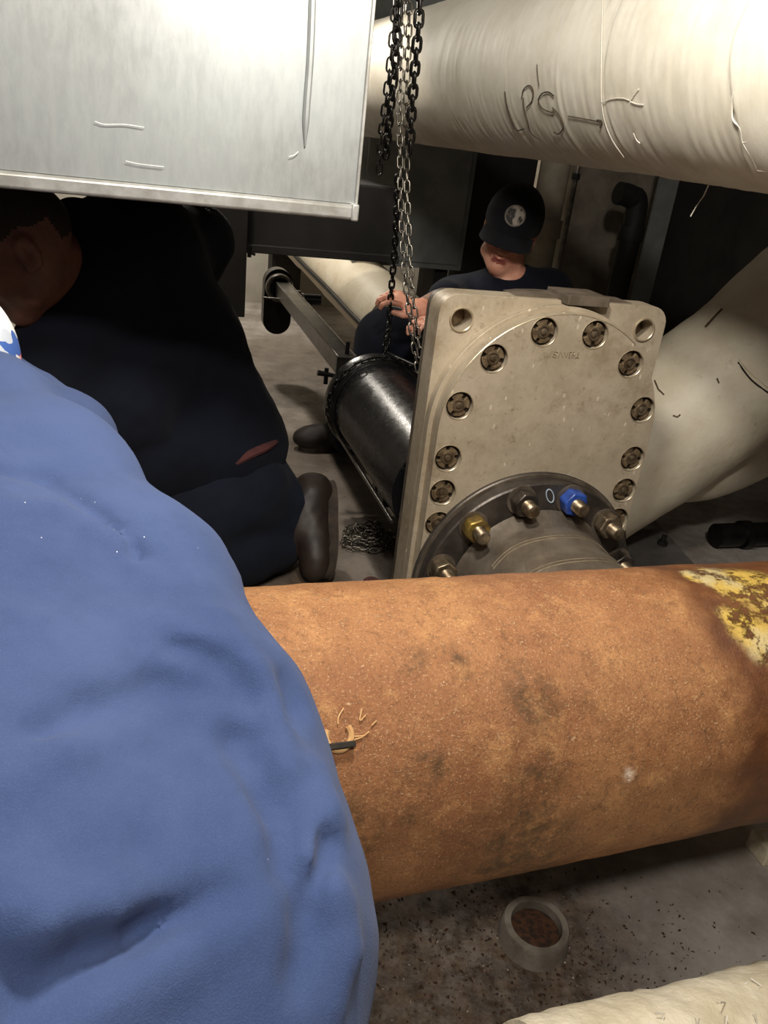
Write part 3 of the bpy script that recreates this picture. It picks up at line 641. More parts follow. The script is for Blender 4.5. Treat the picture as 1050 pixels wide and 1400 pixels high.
# ================================================================== sheet-metal duct
def build_duct():
    ZB = .985; c = onz(485, 301, ZB); a1, b1 = ab(c); a0 = a1-1.5
    T = thing('metal_duct', 'large galvanised sheet-metal duct with hemmed lower edge at upper left', 'duct', g((a0+a1)/2, b1+.2, ZB))
    D = 1.05; ZT = ZB+1.0; n = -E2
    # slightly dished face sheet, folded around a box
    nx, nz = 60, 40; V = []; 
    for i in range(nx+1):
        for k in range(nz+1):
            u, w_ = i/nx, k/nz; bow = .008*math.sin(math.pi*u)*math.sin(math.pi*min(1, w_*1.1)); V.append(g(a0+(a1-a0)*u, b1-bow, ZB+.024+(ZT-ZB-.024)*w_))
    Fc = [(i*(nz+1)+k, (i+1)*(nz+1)+k, (i+1)*(nz+1)+k+1, i*(nz+1)+k+1) for i in range(nx) for k in range(nz)]
    obj('face_sheet', (V, Fc), 'galv', T)
    bd = obj('duct_body', gbox(a0, a1, b1+.002, b1+D, ZB+.006, ZT), 'galv', T, False)
    obj('bottom_hem', box(g((a0+a1)/2, b1-.004, ZB+.0115), E1*(a1-a0)/2, E2*.008, EZ*.0115), 'galv_edge', T, bevel=.005)
    obj('hem_corner', box(g(a1-.004, b1-.006, ZB+.012), E1*.006, E2*.010, EZ*.013), 'galv_edge', T, bevel=.003)
    obj('edge_fold', box(g(a1-.0015, b1-.003, (ZB+ZT)/2+.01), E1*.0025, E2*.004, EZ*(ZT-ZB)/2-EZ*.01), 'galv_edge', T, bevel=.001)
    # raised standing crease
    q = []; P = [onplane(x, y, g(a1, b1-.004, ZB), n) for x, y in ((432, -260), (430, -120), (427, 0), (424, 80), (419, 150), (417, 200))]
    obj('crease', tube(smoothpath(P, 6), [.0055]*26+[.005, .004, .003, .002, .001], 8), 'galv', T)
    sc = [tube([onplane(x, y, g(a1, b1-.0062, ZB), n) for x, y in smoothpath([(float(a), float(b)) for a, b in pts], 4)], .0005, 5) for pts in (((130, 166), (143, 170), (170, 170), (197, 174)), ((172, 220), (190, 224), (224, 228)), ((395, 214), (402, 212), (408, 207)))]
    for c_ in sc: obj('scratch', c_, 'scratch', T)
build_duct()

# ================================================================== dark equipment casing behind the duct
def build_casing():
    d = 3.0; P0 = at(334, 344, d); zb = P0[2]; a0, b0 = ab(P0); a1, _ = ab(onplane(541, 350, P0, E2))
    T = thing('equipment_casing', 'dark steel equipment casing hanging behind the metal duct', 'casing', g((a0+a1)/2, b0+.2, zb))
    obj('casing_body', gbox(a0-.5, a1, b0, b0+.45, zb, .95), 'dark_steel', T, False, bevel=.008)
    obj('lower_channel', gbox(a0-.5, a1+.01, b0-.02, b0, zb, zb+.03), 'dark_steel', T, False, bevel=.003)
    Q = onplane(320, 431, g(a0, b0-.03, 0), E2); aq, _ = ab(Q)
    obj('hanging_leg', gbox(aq-.14, a0+.003, b0-.06, b0-.01, Q[2], zb+.3), 'dark_steel', T, False, bevel=.004)
    h = at(341, 344, 2.95); obj('bolt_end', rod(h-EZ*.02, h+EZ*.02, .008, 8), 'black_metal', T, False); obj('split_pin', rod(h-E1*.01, h+E1*.022-EZ*.01, .005, 8), 'black_metal', T, False)
build_casing()

# ================================================================== lagged pipe low at the back
def build_back_pipe():
    p0 = at(395, 300, 5.0); p1 = at(520, 420, 4.0); d = (p1-p0)/np.linalg.norm(p1-p0); p0 = p0-d*.1; p1 = p1+d*.2; Ln = np.linalg.norm(p1-p0)
    T = thing('low_lagged_pipe', 'pale lagged pipe running low across the floor behind the square bar', 'pipe', ((p0+p1)/2)*[1, 1, 0])
    obj('lagging', lathe(p0, d, [(0, .162), (Ln*.3, .163), (Ln*.34, .165), (Ln*.36, .160), (Ln*.6, .162), (Ln*.62, .165), (Ln, .162)], 48), 'jacket', T, angle=60)
    s = np.cross(d, EZ); s /= np.linalg.norm(s); s = s if s@E1 < 0 else -s; u = np.cross(s, d); u = u if u[2] > 0 else -u
    q = [p0+d*t+s*(.176+.003*math.sin(t*9))-u*.02 for t in np.linspace(0, Ln, 20)]
    o = obj('floor_cable', tube(q, .013, 8), 'black_metal'); tag(o, 'black cable running along the low lagged pipe', 'cable')
    for t in (.04, .93):
        P = p0+d*Ln*t; o = obj('pipe_saddle', box([P[0], P[1], (P[2]-.145)/2], d*[1, 1, 0]*.04, s*.1, EZ*(P[2]-.145)/2), 'dark_steel', T, False)
build_back_pipe()

# ================================================================== lagged elbow on the right
def bent(name, pts, rad, mat, T, n=40, seg=14, seed=1, lumps=.004):
    P = smoothpath(pts, seg); V, Fc = tube(P, rad, n); V = np.array(V); cen = np.repeat(P, n, 0); nr = V-cen; nr /= np.linalg.norm(nr, axis=1)[:, None]+1e-9
    V = V+nr*(lumps*vn(V, 9, seed)+lumps*.5*vn(V, 26, seed+1))[:, None]; return obj(name, (V, Fc), mat, T, angle=60)
def build_elbow():
    T = thing('lagged_elbow_pipe', 'cream lagged pipe bending up to the right behind the gate valve', 'pipe', at(960, 600, 2.2)*[1, 1, 0])
    pts = [at(800, 655, 2.32), at(880, 605, 2.3), at(965, 542, 2.25), at(1040, 485, 2.2), at(1130, 410, 2.1), at(1230, 335, 2.0)]
    d0 = pts[1]-pts[0]; d0 /= np.linalg.norm(d0); obj('end_flange', lathe(pts[0]-d0*.05, d0, [(0, .10), (0, .215), (.03, .215), (.03, .15), (.06, .15)], 48), 'dark_steel', T, angle=30)
    bent('lagging', pts, .208, 'jacket', T, seed=3)
    s = [at(x, y, 2.02) for x, y in ()]
    # lifted seam of the jacket, and wrinkles
    rad = .2115
    def near(x, y):
        r = ray(x, y); P = smoothpath(pts, 40); best = None
        for d in np.linspace(1.6, 2.4, 160):
            q = CAM+r*d
            if np.min(np.linalg.norm(P-q, axis=1)) < rad: return q
        return CAM+r*2.1
    obj('split_seam', tube([near(x, y) for x, y in smoothpath([(1009., 495.), (1018, 508), (1028, 520), (1042, 531), (1062, 545)], 3)], .0022, 6), 'bolt_dark', T)
    obj('seam_lip', tube([near(x, y) for x, y in smoothpath([(1010., 491.), (1020, 503), (1031, 514), (1045, 525), (1064, 539)], 3)], .0028, 6), 'jacket', T)
    for p in (((920, 568), (926, 570), (930, 567)), ((980, 517), (983, 524)), ((895, 520), (900, 532), (908, 540))): obj('dark_scuff', tube([near(x, y) for x, y in p], .0022, 5), 'bolt', T)
    obj('black_smear', tube([near(x, y) for x, y in smoothpath([(964., 447.), (974, 436), (987, 422)], 4)], .003, 6), 'bolt', T)
    T2 = T
    bent('branch_lagging', [at(1200, 500, 2.5), at(1090, 555, 2.5), at(1000, 600, 2.46), at(945, 617, 2.44), at(905, 612, 2.5)], [.155]*57, 'jacket', T2, seed=7, lumps=.003)
build_elbow()

# ================================================================== things standing at the back
def build_back():
    def vcol(x0, x1, ytop, d):      # a, b of a front face between two pixel columns
        P = at(x0, ytop, d); a0, b0 = ab(P); a1, _ = ab(onplane(x1, ytop, P, E2)); return a0, a1, b0
    a0, a1, b0 = vcol(560, 648, 260, 3.95); T = thing('steel_cabinet', 'tall grey steel cabinet behind the hanging chains', 'cabinet', g((a0+a1)/2, b0+.2, .53))
    obj('cabinet_stand', gbox(a1-.12, a1-.04, b0+.1, b0+.35, 0, .53), 'dark_steel', T, False)
    obj('cabinet_body', gbox(a0-.26, a1, b0+.015, b0+.4, .53, 2.1), 'cabinet', T, False, bevel=.006); obj('cabinet_door', gbox(a0-.23, a1-.03, b0, b0+.014, .56, 2.05), 'cabinet', T, False, bevel=.004)
    a0, a1, b0 = vcol(650, 734, 240, 4.1); T = thing('dark_gap_filler', 'black square column standing in for the dark gap right of the grey cabinet', 'filler', g((a0+a1)/2, b0+.1, 0))  # dark shaft added to fill what is only a dark gap here
    obj('filler_shaft', gbox(a0, a1-.005, b0, b0+.2, 0, ZC), 'dark_steel', T, False, bevel=.006); obj('filler_foot', gbox(a0-.03, a1+.01, b0-.03, b0+.23, 0, .03), 'dark_steel', T, False, bevel=.004)
    a0, a1, b0 = vcol(738, 776, 240, 4.0); r = (a1-a0)/2; P = g((a0+a1)/2, b0+.0, 0); T = thing('riser_pipe', 'pale vertical riser pipe behind the man in the cap', 'pipe', P)
    obj('riser', lathe(P, EZ, [(0, r), (ZC, r)], 32), 'vpipe', T); obj('coupling', lathe(P+EZ*.75, EZ, [(0, r), (0, r+.012), (.09, r+.012), (.09, r)], 32), 'vpipe', T, angle=30)
    P = at(770, 330, 3.5); P = np.array([P[0], P[1], 0]); T = thing('conduit', 'thin bare metal conduit between riser pipe and concrete pillar', 'conduit', P)
    obj('conduit_tube', lathe(P, EZ, [(0, .012), (2.6, .012)], 12), 'ring', T); obj('conduit_clip', lathe(P+EZ*1.05, EZ, [(0, .012), (0, .018), (.025, .018), (.025, .012)], 12), 'dark_steel', T)
    a0, a1, b0 = vcol(785, 905, 240, 4.25); struct('wall_pillar', gbox(a0, a1, b0, B1, 0, ZC), 'pillar', .01)
    P = at(860, 330, 3.9); P = np.array([P[0], P[1], 0]); zt = at(860, 268, 3.9)[2]; T = thing('drain_pipe', 'dark drain pipe with a bend at the top against the concrete pillar', 'pipe', P)
    obj('drain_tube', tube(smoothpath([P, P+EZ*zt*.5, P+EZ*(zt-.06), P+EZ*zt-E1*.05, P+EZ*(zt+.01)-E1*.12], 8), .052, 20), 'dark_steel', T, angle=60)
    obj('drain_socket', lathe(P+EZ*(zt-.2), EZ, [(0, .052), (0, .062), (.07, .062), (.07, .052)], 20), 'dark_steel', T, angle=30)
    a0, a1, b0 = vcol(882, 906, 330, 3.85); T = thing('steel_post', 'slim grey steel post right of the dark drain pipe', 'post', g((a0+a1)/2, b0, 0))
    obj('post_web', gbox(a0, a1, b0, b0+.012, 0, 2.4), 'cabinet', T, False); obj('post_flange', gbox(a1, a1+.01, b0, b0+.1, 0, 2.4), 'cabinet', T, False)
    # grey base and plates beside the valve
    p = [onz(x, y, .06) for x, y in ((840, 705), (894, 709), (958, 780), (835, 800))]; c = sum(p)/4; T = thing('equipment_plinth', 'flat grey steel plinth on the floor right of the gate valve', 'plinth', c*[1, 1, 0])
    obj('base_plate', ([q for q in p]+[q*[1, 1, 0] for q in p], [(3, 2, 1, 0), (4, 5, 6, 7), (0, 1, 5, 4), (1, 2, 6, 5), (2, 3, 7, 6), (3, 0, 4, 7)]), 'plinth', T, False, bevel=.004)
    obj('anchor_bolt', lathe(onz(905, 745, .06), EZ, [(0, .016), (.014, .016), (.014, .008), (.034, .008)], 6), 'dark_steel', T, False)
    P = onz(985, 752, .0); T = thing('dark_floor_pipe', 'dark pipe lying on the floor at right behind the rusty pipe', 'pipe', P)
    obj('pipe_shell', lathe(P+EZ*.045-E1*.02+E2*.02, E1, [(0, .02), (0, .04), (1.3, .04)], 28), 'black_metal', T, angle=40); obj('end_collar', lathe(P+EZ*.045+E1*.08+E2*.02, E1, [(0, .04), (0, .048), (.03, .048), (.03, .04)], 28), 'black_metal', T, angle=30)
build_back()

# ================================================================== floor bits in front
def build_floor_bits():
    P = onz(728, 1283, 0); T = thing('pipe_stub', 'short pale pipe stub poking up from the dirty floor', 'pipe stub', P)
    obj('stub_wall', lathe(P, EZ, [(0, .056), (.012, .054), (.030, .052), (.034, .050), (.034, .040), (.012, .039)], 40), 'stub', T, angle=50)
    obj('stub_fill', lathe(P+EZ*.014, EZ, [(0, .039), (.006, .038), (.009, .02)], 30), 'flake', T, angle=50)
    # lagged pipe along the bottom right corner
    p0 = at(830, 1425, .82); p1 = at(1060, 1368, .93); d = p1-p0; d /= np.linalg.norm(d); T = thing('near_lagged_pipe', 'torn cream canvas-wrapped pipe along the bottom right corner', 'pipe', p0*[1, 1, 0])
    u = np.cross(d, np.cross(EZ, d)); u /= np.linalg.norm(u); P = smoothpath([p0-d*.07-u*.075, p0-u*.075, p1-u*.075, p1+d*.7-u*.075], 40); V, Fc = tube(P, .075, 40)
    V = np.array(V); cen = np.repeat(P, 40, 0); nr = V-cen; nr /= np.linalg.norm(nr, axis=1)[:, None]+1e-9; V = V+nr*(.004*vn(V, 20)+.003*vn(V, 55, 2))[:, None]
    obj('canvas', (V, Fc), 'old_lag', T, angle=60)
    fr = []
    for k in range(26):
        b = p0-d*.07+d*(.45*(k/26)**1.4)-u*.003+np.cross(d, u)*RNG.uniform(-.02, .02); fr.append(tube([b, b+RNG.uniform(-.008, .008, 3)+u*.004, b+RNG.uniform(-.016, .016, 3)+u*.006], .0009, 4))
    fo = obj('frayed_threads', join(*fr), 'tape', T); fo['kind'] = 'stuff'
    for t in (.0, .55): q = p0+d*t-u*.15; obj('pipe_support', box([q[0], q[1], q[2]/2], d*[1, 1, 0]*.02, np.cross(EZ, d)*.04, EZ*max(q[2]/2, .02)), 'dark_steel', T, False)
    # grit
    def grit(name, n, mat, cen, sx, sy, smin_, smax_, label):
        V, Fc = [], []
        for k in range(n):
            c = np.array([RNG.normal(cen[0], sx), RNG.normal(cen[1], sy), 0]); s = RNG.uniform(smin_, smax_); a = RNG.uniform(0, 6.28, 4)
            q = [c+np.array([math.cos(a[j])*s*RNG.uniform(.6, 1.3), math.sin(a[j])*s*RNG.uniform(.6, 1.3), 0.0003]) for j in range(3)]+[c+EZ*s*RNG.uniform(.4, .8)]; m = len(V); V += q; Fc += [(m, m+1, m+3), (m+1, m+2, m+3), (m+2, m, m+3), (m, m+2, m+1)]
        o = obj(name, (V, Fc), mat, None, False); tag(o, label, 'debris'); o['kind'] = 'stuff'
    c = onz(700, 1320, 0); grit('rust_debris', 1500, 'flake', c, .2, .1, .0012, .0045, 'brown rust flakes scattered over the floor under the rusty pipe')
    c = onz(680, 1330, 0); grit('pale_debris', 90, 'flake_pale', c, .17, .07, .001, .003, 'pale specks of grit among the rust flakes')
    P = onz(1042, 1168, 0); T = thing('wood_scrap', 'pale scrap block on the floor at the right edge beyond the rusty pipe', 'scrap', P)
    obj('block', box(P+EZ*.02+E1*.02, E1*.04, E2*.025, EZ*.02), 'old_lag', T, False, bevel=.003); obj('loose_strip', box(P+EZ*.044+E1*.02, E1*.03, E2*.01, EZ*.004), 'tape', T, False)
    P = onz(508, 799, 0); o = obj('red_cap', lathe(P, EZ, [(0, .024), (.010, .024), (.014, .020), (.014, .012), (.017, .01)], 24), 'red_cloth', angle=30); tag(o, 'small dull red plug on the floor beside the chain heap', 'plug')
build_floor_bits()

# ================================================================== chains
def link_mesh(name, pitch, wire, width, mat):
    L = pitch+2*wire; r = width/2; hs = (L/2-wire)-r+wire*.0; pts = []      # stadium centre line, straight along x
    hs = max(pitch/2+wire-r, .001)
    for a in np.linspace(-math.pi/2, math.pi/2, 6): pts.append((hs+r*math.cos(a), r*math.sin(a), 0))
    for a in np.linspace(math.pi/2, 3*math.pi/2, 6): pts.append((-hs+r*math.cos(a), r*math.sin(a), 0))
    n = 5; V = []; Fc = []; m = len(pts)
    for i, p in enumerate(pts):
        q0 = np.array(pts[i-1]); q1 = np.array(pts[(i+1) % m]); t = q1-q0; t /= np.linalg.norm(t); s = np.array([t[1], -t[0], 0])
        for k in range(n): a = 2*math.pi*k/n; V.append(np.array(p)+(s*math.cos(a)+np.array([0, 0, 1])*math.sin(a))*wire)
    for i in range(m):
        for k in range(n): Fc.append((i*n+k, ((i+1) % m)*n+k, ((i+1) % m)*n+(k+1) % n, i*n+(k+1) % n))
    me = bpy.data.meshes.new(name); me.from_pydata([tuple(map(float, v)) for v in V], [], Fc); me.update(); me.polygons.foreach_set('use_smooth', [True]*len(me.polygons)); me.materials.append(MAT[mat]); return me
LM = {'hand': link_mesh('chain_link', .0222, .0021, .0115, 'chain'), 'dark': link_mesh('chain_link_dark', .0222, .0024, .0125, 'chain_dark'), 'load': link_mesh('chain_link_load', .021, .0035, .0145, 'chain_dark'), 'rust': link_mesh('chain_link_rust', .03, .0042, .018, 'chain_rust')}
PIT = {'hand': .0222, 'dark': .0222, 'load': .021, 'rust': .03}
def chain(path, kind, T, twist=0, special=()):
    path = np.array(path); seg = np.linalg.norm(np.diff(path, axis=0), axis=1); cum = np.concatenate([[0], np.cumsum(seg)]); p = PIT[kind]; n = int(cum[-1]/p); root = root_matrix(T).inverted()
    for i in range(n):
        s = (i+.5)*p; P = np.array([np.interp(s, cum, path[:, j]) for j in range(3)]); Q = np.array([np.interp(min(s+.004, cum[-1]), cum, path[:, j])-np.interp(s-.004, cum, path[:, j]) for j in range(3)])
        Q /= np.linalg.norm(Q); side = np.array([0, -1.0, .0]) if abs(Q[1]) < .9 else EZ
        z = side-Q*(side@Q); z /= np.linalg.norm(z); y = np.cross(z, Q); a = (math.pi/2 if i % 2 else 0)+twist; zz = z*math.cos(a)+y*math.sin(a)
        o = bpy.data.objects.new('link', LM['rust' if i in special else kind]); C.objects.link(o); o.parent = T; o.matrix_basis = root@frame(P, Q, zz)
def build_chains():
    def mk(label, pts, kind, tw=0, special=(), n=14):
        pts = [at(*p) for p in pts]; T = thing('chain', label, 'chain', pts[-1], 'hanging chains'); chain(smoothpath(pts, n), kind, T, tw, special)
    mk('bright steel chain strand, the left one of the pale pair hanging behind the valve', [(551, -60, 1.66), (549, 40, 1.68), (547, 130, 1.70), (547, 220, 1.72), (549, 300, 1.75), (555, 390, 1.78), (567, 480, 1.82), (577, 530, 1.84)], 'hand', .25)
    mk('bright steel chain strand, the right one of the pale pair hanging behind the valve', [(561, -60, 1.64), (559, 40, 1.66), (556, 130, 1.68), (556, 220, 1.70), (558, 300, 1.73), (563, 390, 1.76), (574, 480, 1.80), (583, 530, 1.82)], 'hand', -.15)
    mk('thick dark chain hanging just right of the pale strands', [(575, -60, 1.40), (573, 20, 1.44), (570, 60, 1.47), (566, 110, 1.52), (563, 150, 1.56), (561, 190, 1.60), (560, 215, 1.62)], 'load', .2)
    mk('dark chain nearest the metal duct, ending in mid-air', [(541, -60, 1.55), (539, 20, 1.58), (533, 90, 1.62), (526, 150, 1.68), (521, 190, 1.74), (518, 245, 1.80)], 'dark', .1)
    mk('dark chain second from the metal duct', [(547, -60, 1.55), (544, 20, 1.58), (540, 90, 1.62), (534, 150, 1.68), (529, 200, 1.76), (527, 220, 1.8)], 'load', .5)
    mk('black load chain with a rusty link dropping to the cylinder flange', [(544, 240, 2.2), (541, 320, 2.28), (536, 385, 2.36), (534, 410, 2.38), (532, 445, 2.41), (527, 484, 2.42)], 'load', .3, (27,))
    mk('short black chain looped beside the load chain on the flange', [(531, 452, 2.40), (526, 466, 2.41), (523, 480, 2.42)], 'dark', .3, n=8)
    c = at(556, -125, 1.57); T = thing('chain_hoist', 'black chain hoist from which the chains beside the duct hang', 'hoist', c-EZ*.06)
    obj('hoist_body', lathe(c-E2*.07, E2, [(0, .05), (.012, .075), (.05, .08), (.09, .08), (.128, .075), (.14, .05)], 32), 'black_metal', T, angle=40)
    obj('chain_guide', box(c-EZ*.06, E1*.045, E2*.07, EZ*.022), 'black_metal', T, False, bevel=.004)
    obj('hanger_rod', rod(c+EZ*.07, np.array([c[0], c[1], ZC]), .012, 12), 'black_metal', T)
    q = [BC-E2*.05+(E1*math.cos(a)+EZ*math.sin(a))*.158 for a in np.linspace(math.radians(35), math.radians(205), 40)]
    T = thing('chain', 'black sling chain wrapped round the cylinder below its flange', 'chain', q[-1]); chain(q, 'dark', T, .4)
    # heap of slack hand chain on the floor
    c = onz(503, 742, 0); T = thing('chain_heap', 'heap of slack pale chain on the floor by the kneeling boot', 'chain', c); P = []
    for i in range(95):
        t = i/95; a = i*.55+RNG.uniform(-.4, .4); r = .098*(1-t*.75)*RNG.uniform(.55, 1.05); P.append(c+E1*math.cos(a)*r*1.05+E2*math.sin(a)*r*1.0+EZ*(.006+.065*t*RNG.uniform(.7, 1.0)))
    P = np.array(P); P = smoothpath(P[::1], 3); seg = np.linalg.norm(np.diff(P, axis=0), axis=1).sum(); chain(P[:int(len(P)*min(1, 240*.0222/seg))] if False else P, 'hand', T, .3)
build_chains()

# ================================================================== people
def boot(T, heel, toe, upv, ankle, rw=.042, mat='boot', solemat='sole', h=.006):
    """boot along heel -> toe; upv points from the sole to the ankle"""
    heel = np.array(heel, float); toe = np.array(toe, float); d = toe-heel; Ln = np.linalg.norm(d); d /= Ln; u = np.array(upv, float); u -= d*(u@d); u /= np.linalg.norm(u); R = np.stack([np.cross(d, u), d, u], 1)
    pr = [ell(heel+u*.05+d*.02, (.038, .05, .055), R, .03), ell(heel+d*Ln*.45+u*.048, (.042, .09, .05), R, .03), ell(heel+d*Ln*.78+u*.04, (.048, .068, .042), R, .03), cap(heel+d*.035+u*.06, .042, ankle, .047, .03)]
    o = soft('boot', pr, h, mat, T, mod=lambda P: .002*vn(P, 40))
    n = 26; out = []
    for k in range(n):
        a = 2*math.pi*k/n; y = math.cos(a); x = math.sin(a); w_ = .043+.008*(y if y > 0 else y*.6)-.006*math.exp(-((y+.15)/.3)**2); out.append((x*w_, y*Ln*.53))
    obj('boot_sole', sheet(out, [], heel+d*Ln*.47, R[:, 0], d, -.006, .018), solemat, T, angle=40, bevel=.003)
    return o
def lat(chain_, v, dr=0.0): return [(p+v, r+dr) for p, r in chain_]

def build_blue_man():
    T = thing('person', 'person in faded blue shirt and patterned cap bending over the rusty pipe', 'person', (-.2, .15, 0))
    rc = [(at(-25, 596, .90), .080), (at(58, 672, .82), .083), (at(172, 826, .72), .09), (at(252, 1010, .62), .095), (at(270, 1190, .55), .098), (at(267, 1330, .50), .100), (at(245, 1480, .46), .100)]
    s = rc[0][0]-rc[-1][0]; s /= np.linalg.norm(s); r_ = np.cross(s, EZ); r_ /= np.linalg.norm(r_); n_ = np.cross(r_, s)
    k = .05
    cc = lat(rc, -r_*.13+n_*.018, .012); lc = lat(rc, -r_*.27-n_*.01, 0)
    prims = chainc(rc, k)+chainc(cc, k)+chainc(lc, k)
    top = rc[0][0]; sh_r = top+s*.02; sh_l = lc[0][0]+s*.02
    neck = (sh_r+sh_l)/2+s*.03+n_*.03
    prims += [cap(sh_r, .08, neck, .07, .05), cap(sh_l, .08, neck, .07, .05)]
    el_r = at(-60, 530, 1.06); el_l = sh_l+s*.12-EZ*.22-r_*.05
    sleeves = [cap(at(84, 614, .98), .066, at(-45, 512, 1.09), .062, .03), cap(rc[1][0], .07, at(84, 614, .98), .066, .02), cap(sh_l, .074, sh_l+(el_l-sh_l)*.7, .068, .03)]
    base = prims+sleeves
    # cloth folds laid along pixel paths on the bare form
    folds = []
    def fold(pts, r, dep, op):
        q = [hit(base, x, y) for x, y in pts]; q = [p for p in q if p is not None]
        for i in range(len(q)-1): 
            for w_ in (q[i], q[i+1]): pass
            a = q[i]-ray(*pts[i])/np.linalg.norm(ray(*pts[i]))*dep; b = q[i+1]-ray(*pts[i+1])/np.linalg.norm(ray(*pts[i+1]))*dep
            folds.append(cap(a, r, b, r*.85, r*1.3 if op == 'u' else r*1.8, op))
    fold([(300, 850), (345, 920), (375, 990), (388, 1050)], .010, -.0092, 'u')
    fold([(330, 1010), (380, 1100), (395, 1180)], .010, 0.0, 's')
    fold([(425, 1060), (440, 1120), (430, 1200), (405, 1280)], .010, -.0072, 'u')
    fold([(448, 1150), (425, 1250), (410, 1330)], .008, .0035, 's')
    fold([(455, 1240), (468, 1300), (455, 1370)], .009, -.003, 'u')
    fold([(0, 1290), (50, 1305), (110, 1300), (165, 1285)], .012, .003, 's')
    fold([(0, 1255), (60, 1262), (130, 1245), (230, 1215)], .013, -.0092, 'u')
    fold([(30, 1370), (120, 1320), (210, 1290), (300, 1240)], .010, .003, 's')
    fold([(120, 1390), (230, 1330), (330, 1260)], .012, -.0092, 'u')
    fold([(60, 1000), (130, 960), (220, 930), (300, 935)], .008, .0048, 's')
    fold([(10, 1090), (90, 1040), (180, 1010)], .010, -.0086, 'u')
    fold([(240, 880), (300, 900), (340, 950)], .008, .0048, 's')
    fold([(0, 640), (60, 650), (130, 700), (190, 760)], .007, .0006, 's')
    fold([(0, 700), (70, 705), (150, 745)], .010, -.0088, 'u')
    fold([(395, 930), (408, 960), (400, 985)], .007, .001, 's')
    ax1 = s*.4+r_*.9
    def wr(P):
        q = P-np.array(rc[3][0]); u = q@(s*.6+r_*.8); v = q@(r_*.6-s*.8); Q = np.stack([u*3.2, v*1.0, q@n_], -1)
        Q2 = np.stack([u+.02*vn(P, 11, 2), v*.35, q@n_], -1); Q3 = np.stack([(q@s)+.03*vn(P, 8, 6), (q@r_)*.3, q@n_], -1)
        return .0026*vn(Q, 7, 3)+.0022*vn(P, 9, 5)+.0034*np.abs(vn(Q2, 15, 9))+.0026*np.abs(vn(Q3, 19, 4))+.0008*vn(P, 40, 7)-.002
    soft('shirt', base+folds, .0062, 'blue_shirt', T, mod=wr)
    # body under the clothes: one surface
    hd = at(-73, 535, .98); fwd = np.array([s[0], s[1], 0])-EZ*.35; R = rotm(fwd, EZ)
    body = chainc([(p-n_*.02, r-.04) for p, r in cc], .05)+chainc([(p-n_*.02, r-.04) for p, r in rc[:5]], .05)+chainc([(p-n_*.02, r-.04) for p, r in lc[:5]], .05)
    body += [cap(neck-s*.05, .06, hd-EZ*.03, .055, .03)]+head_prims(hd, R)
    w_r = el_r+s*.15-EZ*.2-r_*.1; w_l = el_l+s*.2-EZ*.08+r_*.06
    for shd, el, wr_, th in ((sh_r, el_r, w_r, -1), (sh_l, el_l, w_l, 1)):
        body += [cap(shd, .055, el, .044, .03), cap(el, .044, wr_, .03, .02)]; y = wr_-el; HR = rotm(y, n_); body += hand_prims(wr_, HR, .9, 1, th)
    soft('body', body, .0065, 'skin', T)
    # welder's cap
    cp = [ell(hd+R@np.array([0, -.012, .042]), (.088, .108, .098), R, .01)]
    c0 = hd+R@np.array([0, 0, .02]); cp += [ell(hd+R@np.array([0, 0, -.22]), (.5, .5, .2), R, .006, 's')]
    soft('patterned_cap', cp, .006, 'bandana', T); obj('cap_brim', sheet([(.078*math.cos(a), .085*math.sin(a)) for a in np.linspace(0, math.pi, 20)], [], hd+R@np.array([0, .06, .018]), R[:, 0], R[:, 1], 0, .005), 'bandana', T, False)
    # trousers and boots, kneeling
    hip = (rc[-1][0]+lc[-1][0])/2-s*.02-n_*.03; pr = [cap(rc[-1][0]-n_*.03, .105, lc[-1][0]-n_*.03, .105, .05)]
    for sx in (-1, 1):
        h_ = hip+r_*.11*sx; kn = np.array([h_[0]+s[0]*.06, h_[1]+.10, .075]); an = kn+np.array([-s[0]*.36, -.40, 0.0]); pr += [cap(h_, .10, kn, .074, .04), cap(kn, .07, an, .055, .03)]
        boot(T, an+np.array([0, -.05, .10]), an+np.array([0, -.02, -.055])+np.array([0, .06, 0]), np.array([0, 1, .2]), an)
    soft('trousers', pr, .012, 'navy_pants', T, mod=lambda P: .003*vn(P, 16))
build_blue_man()

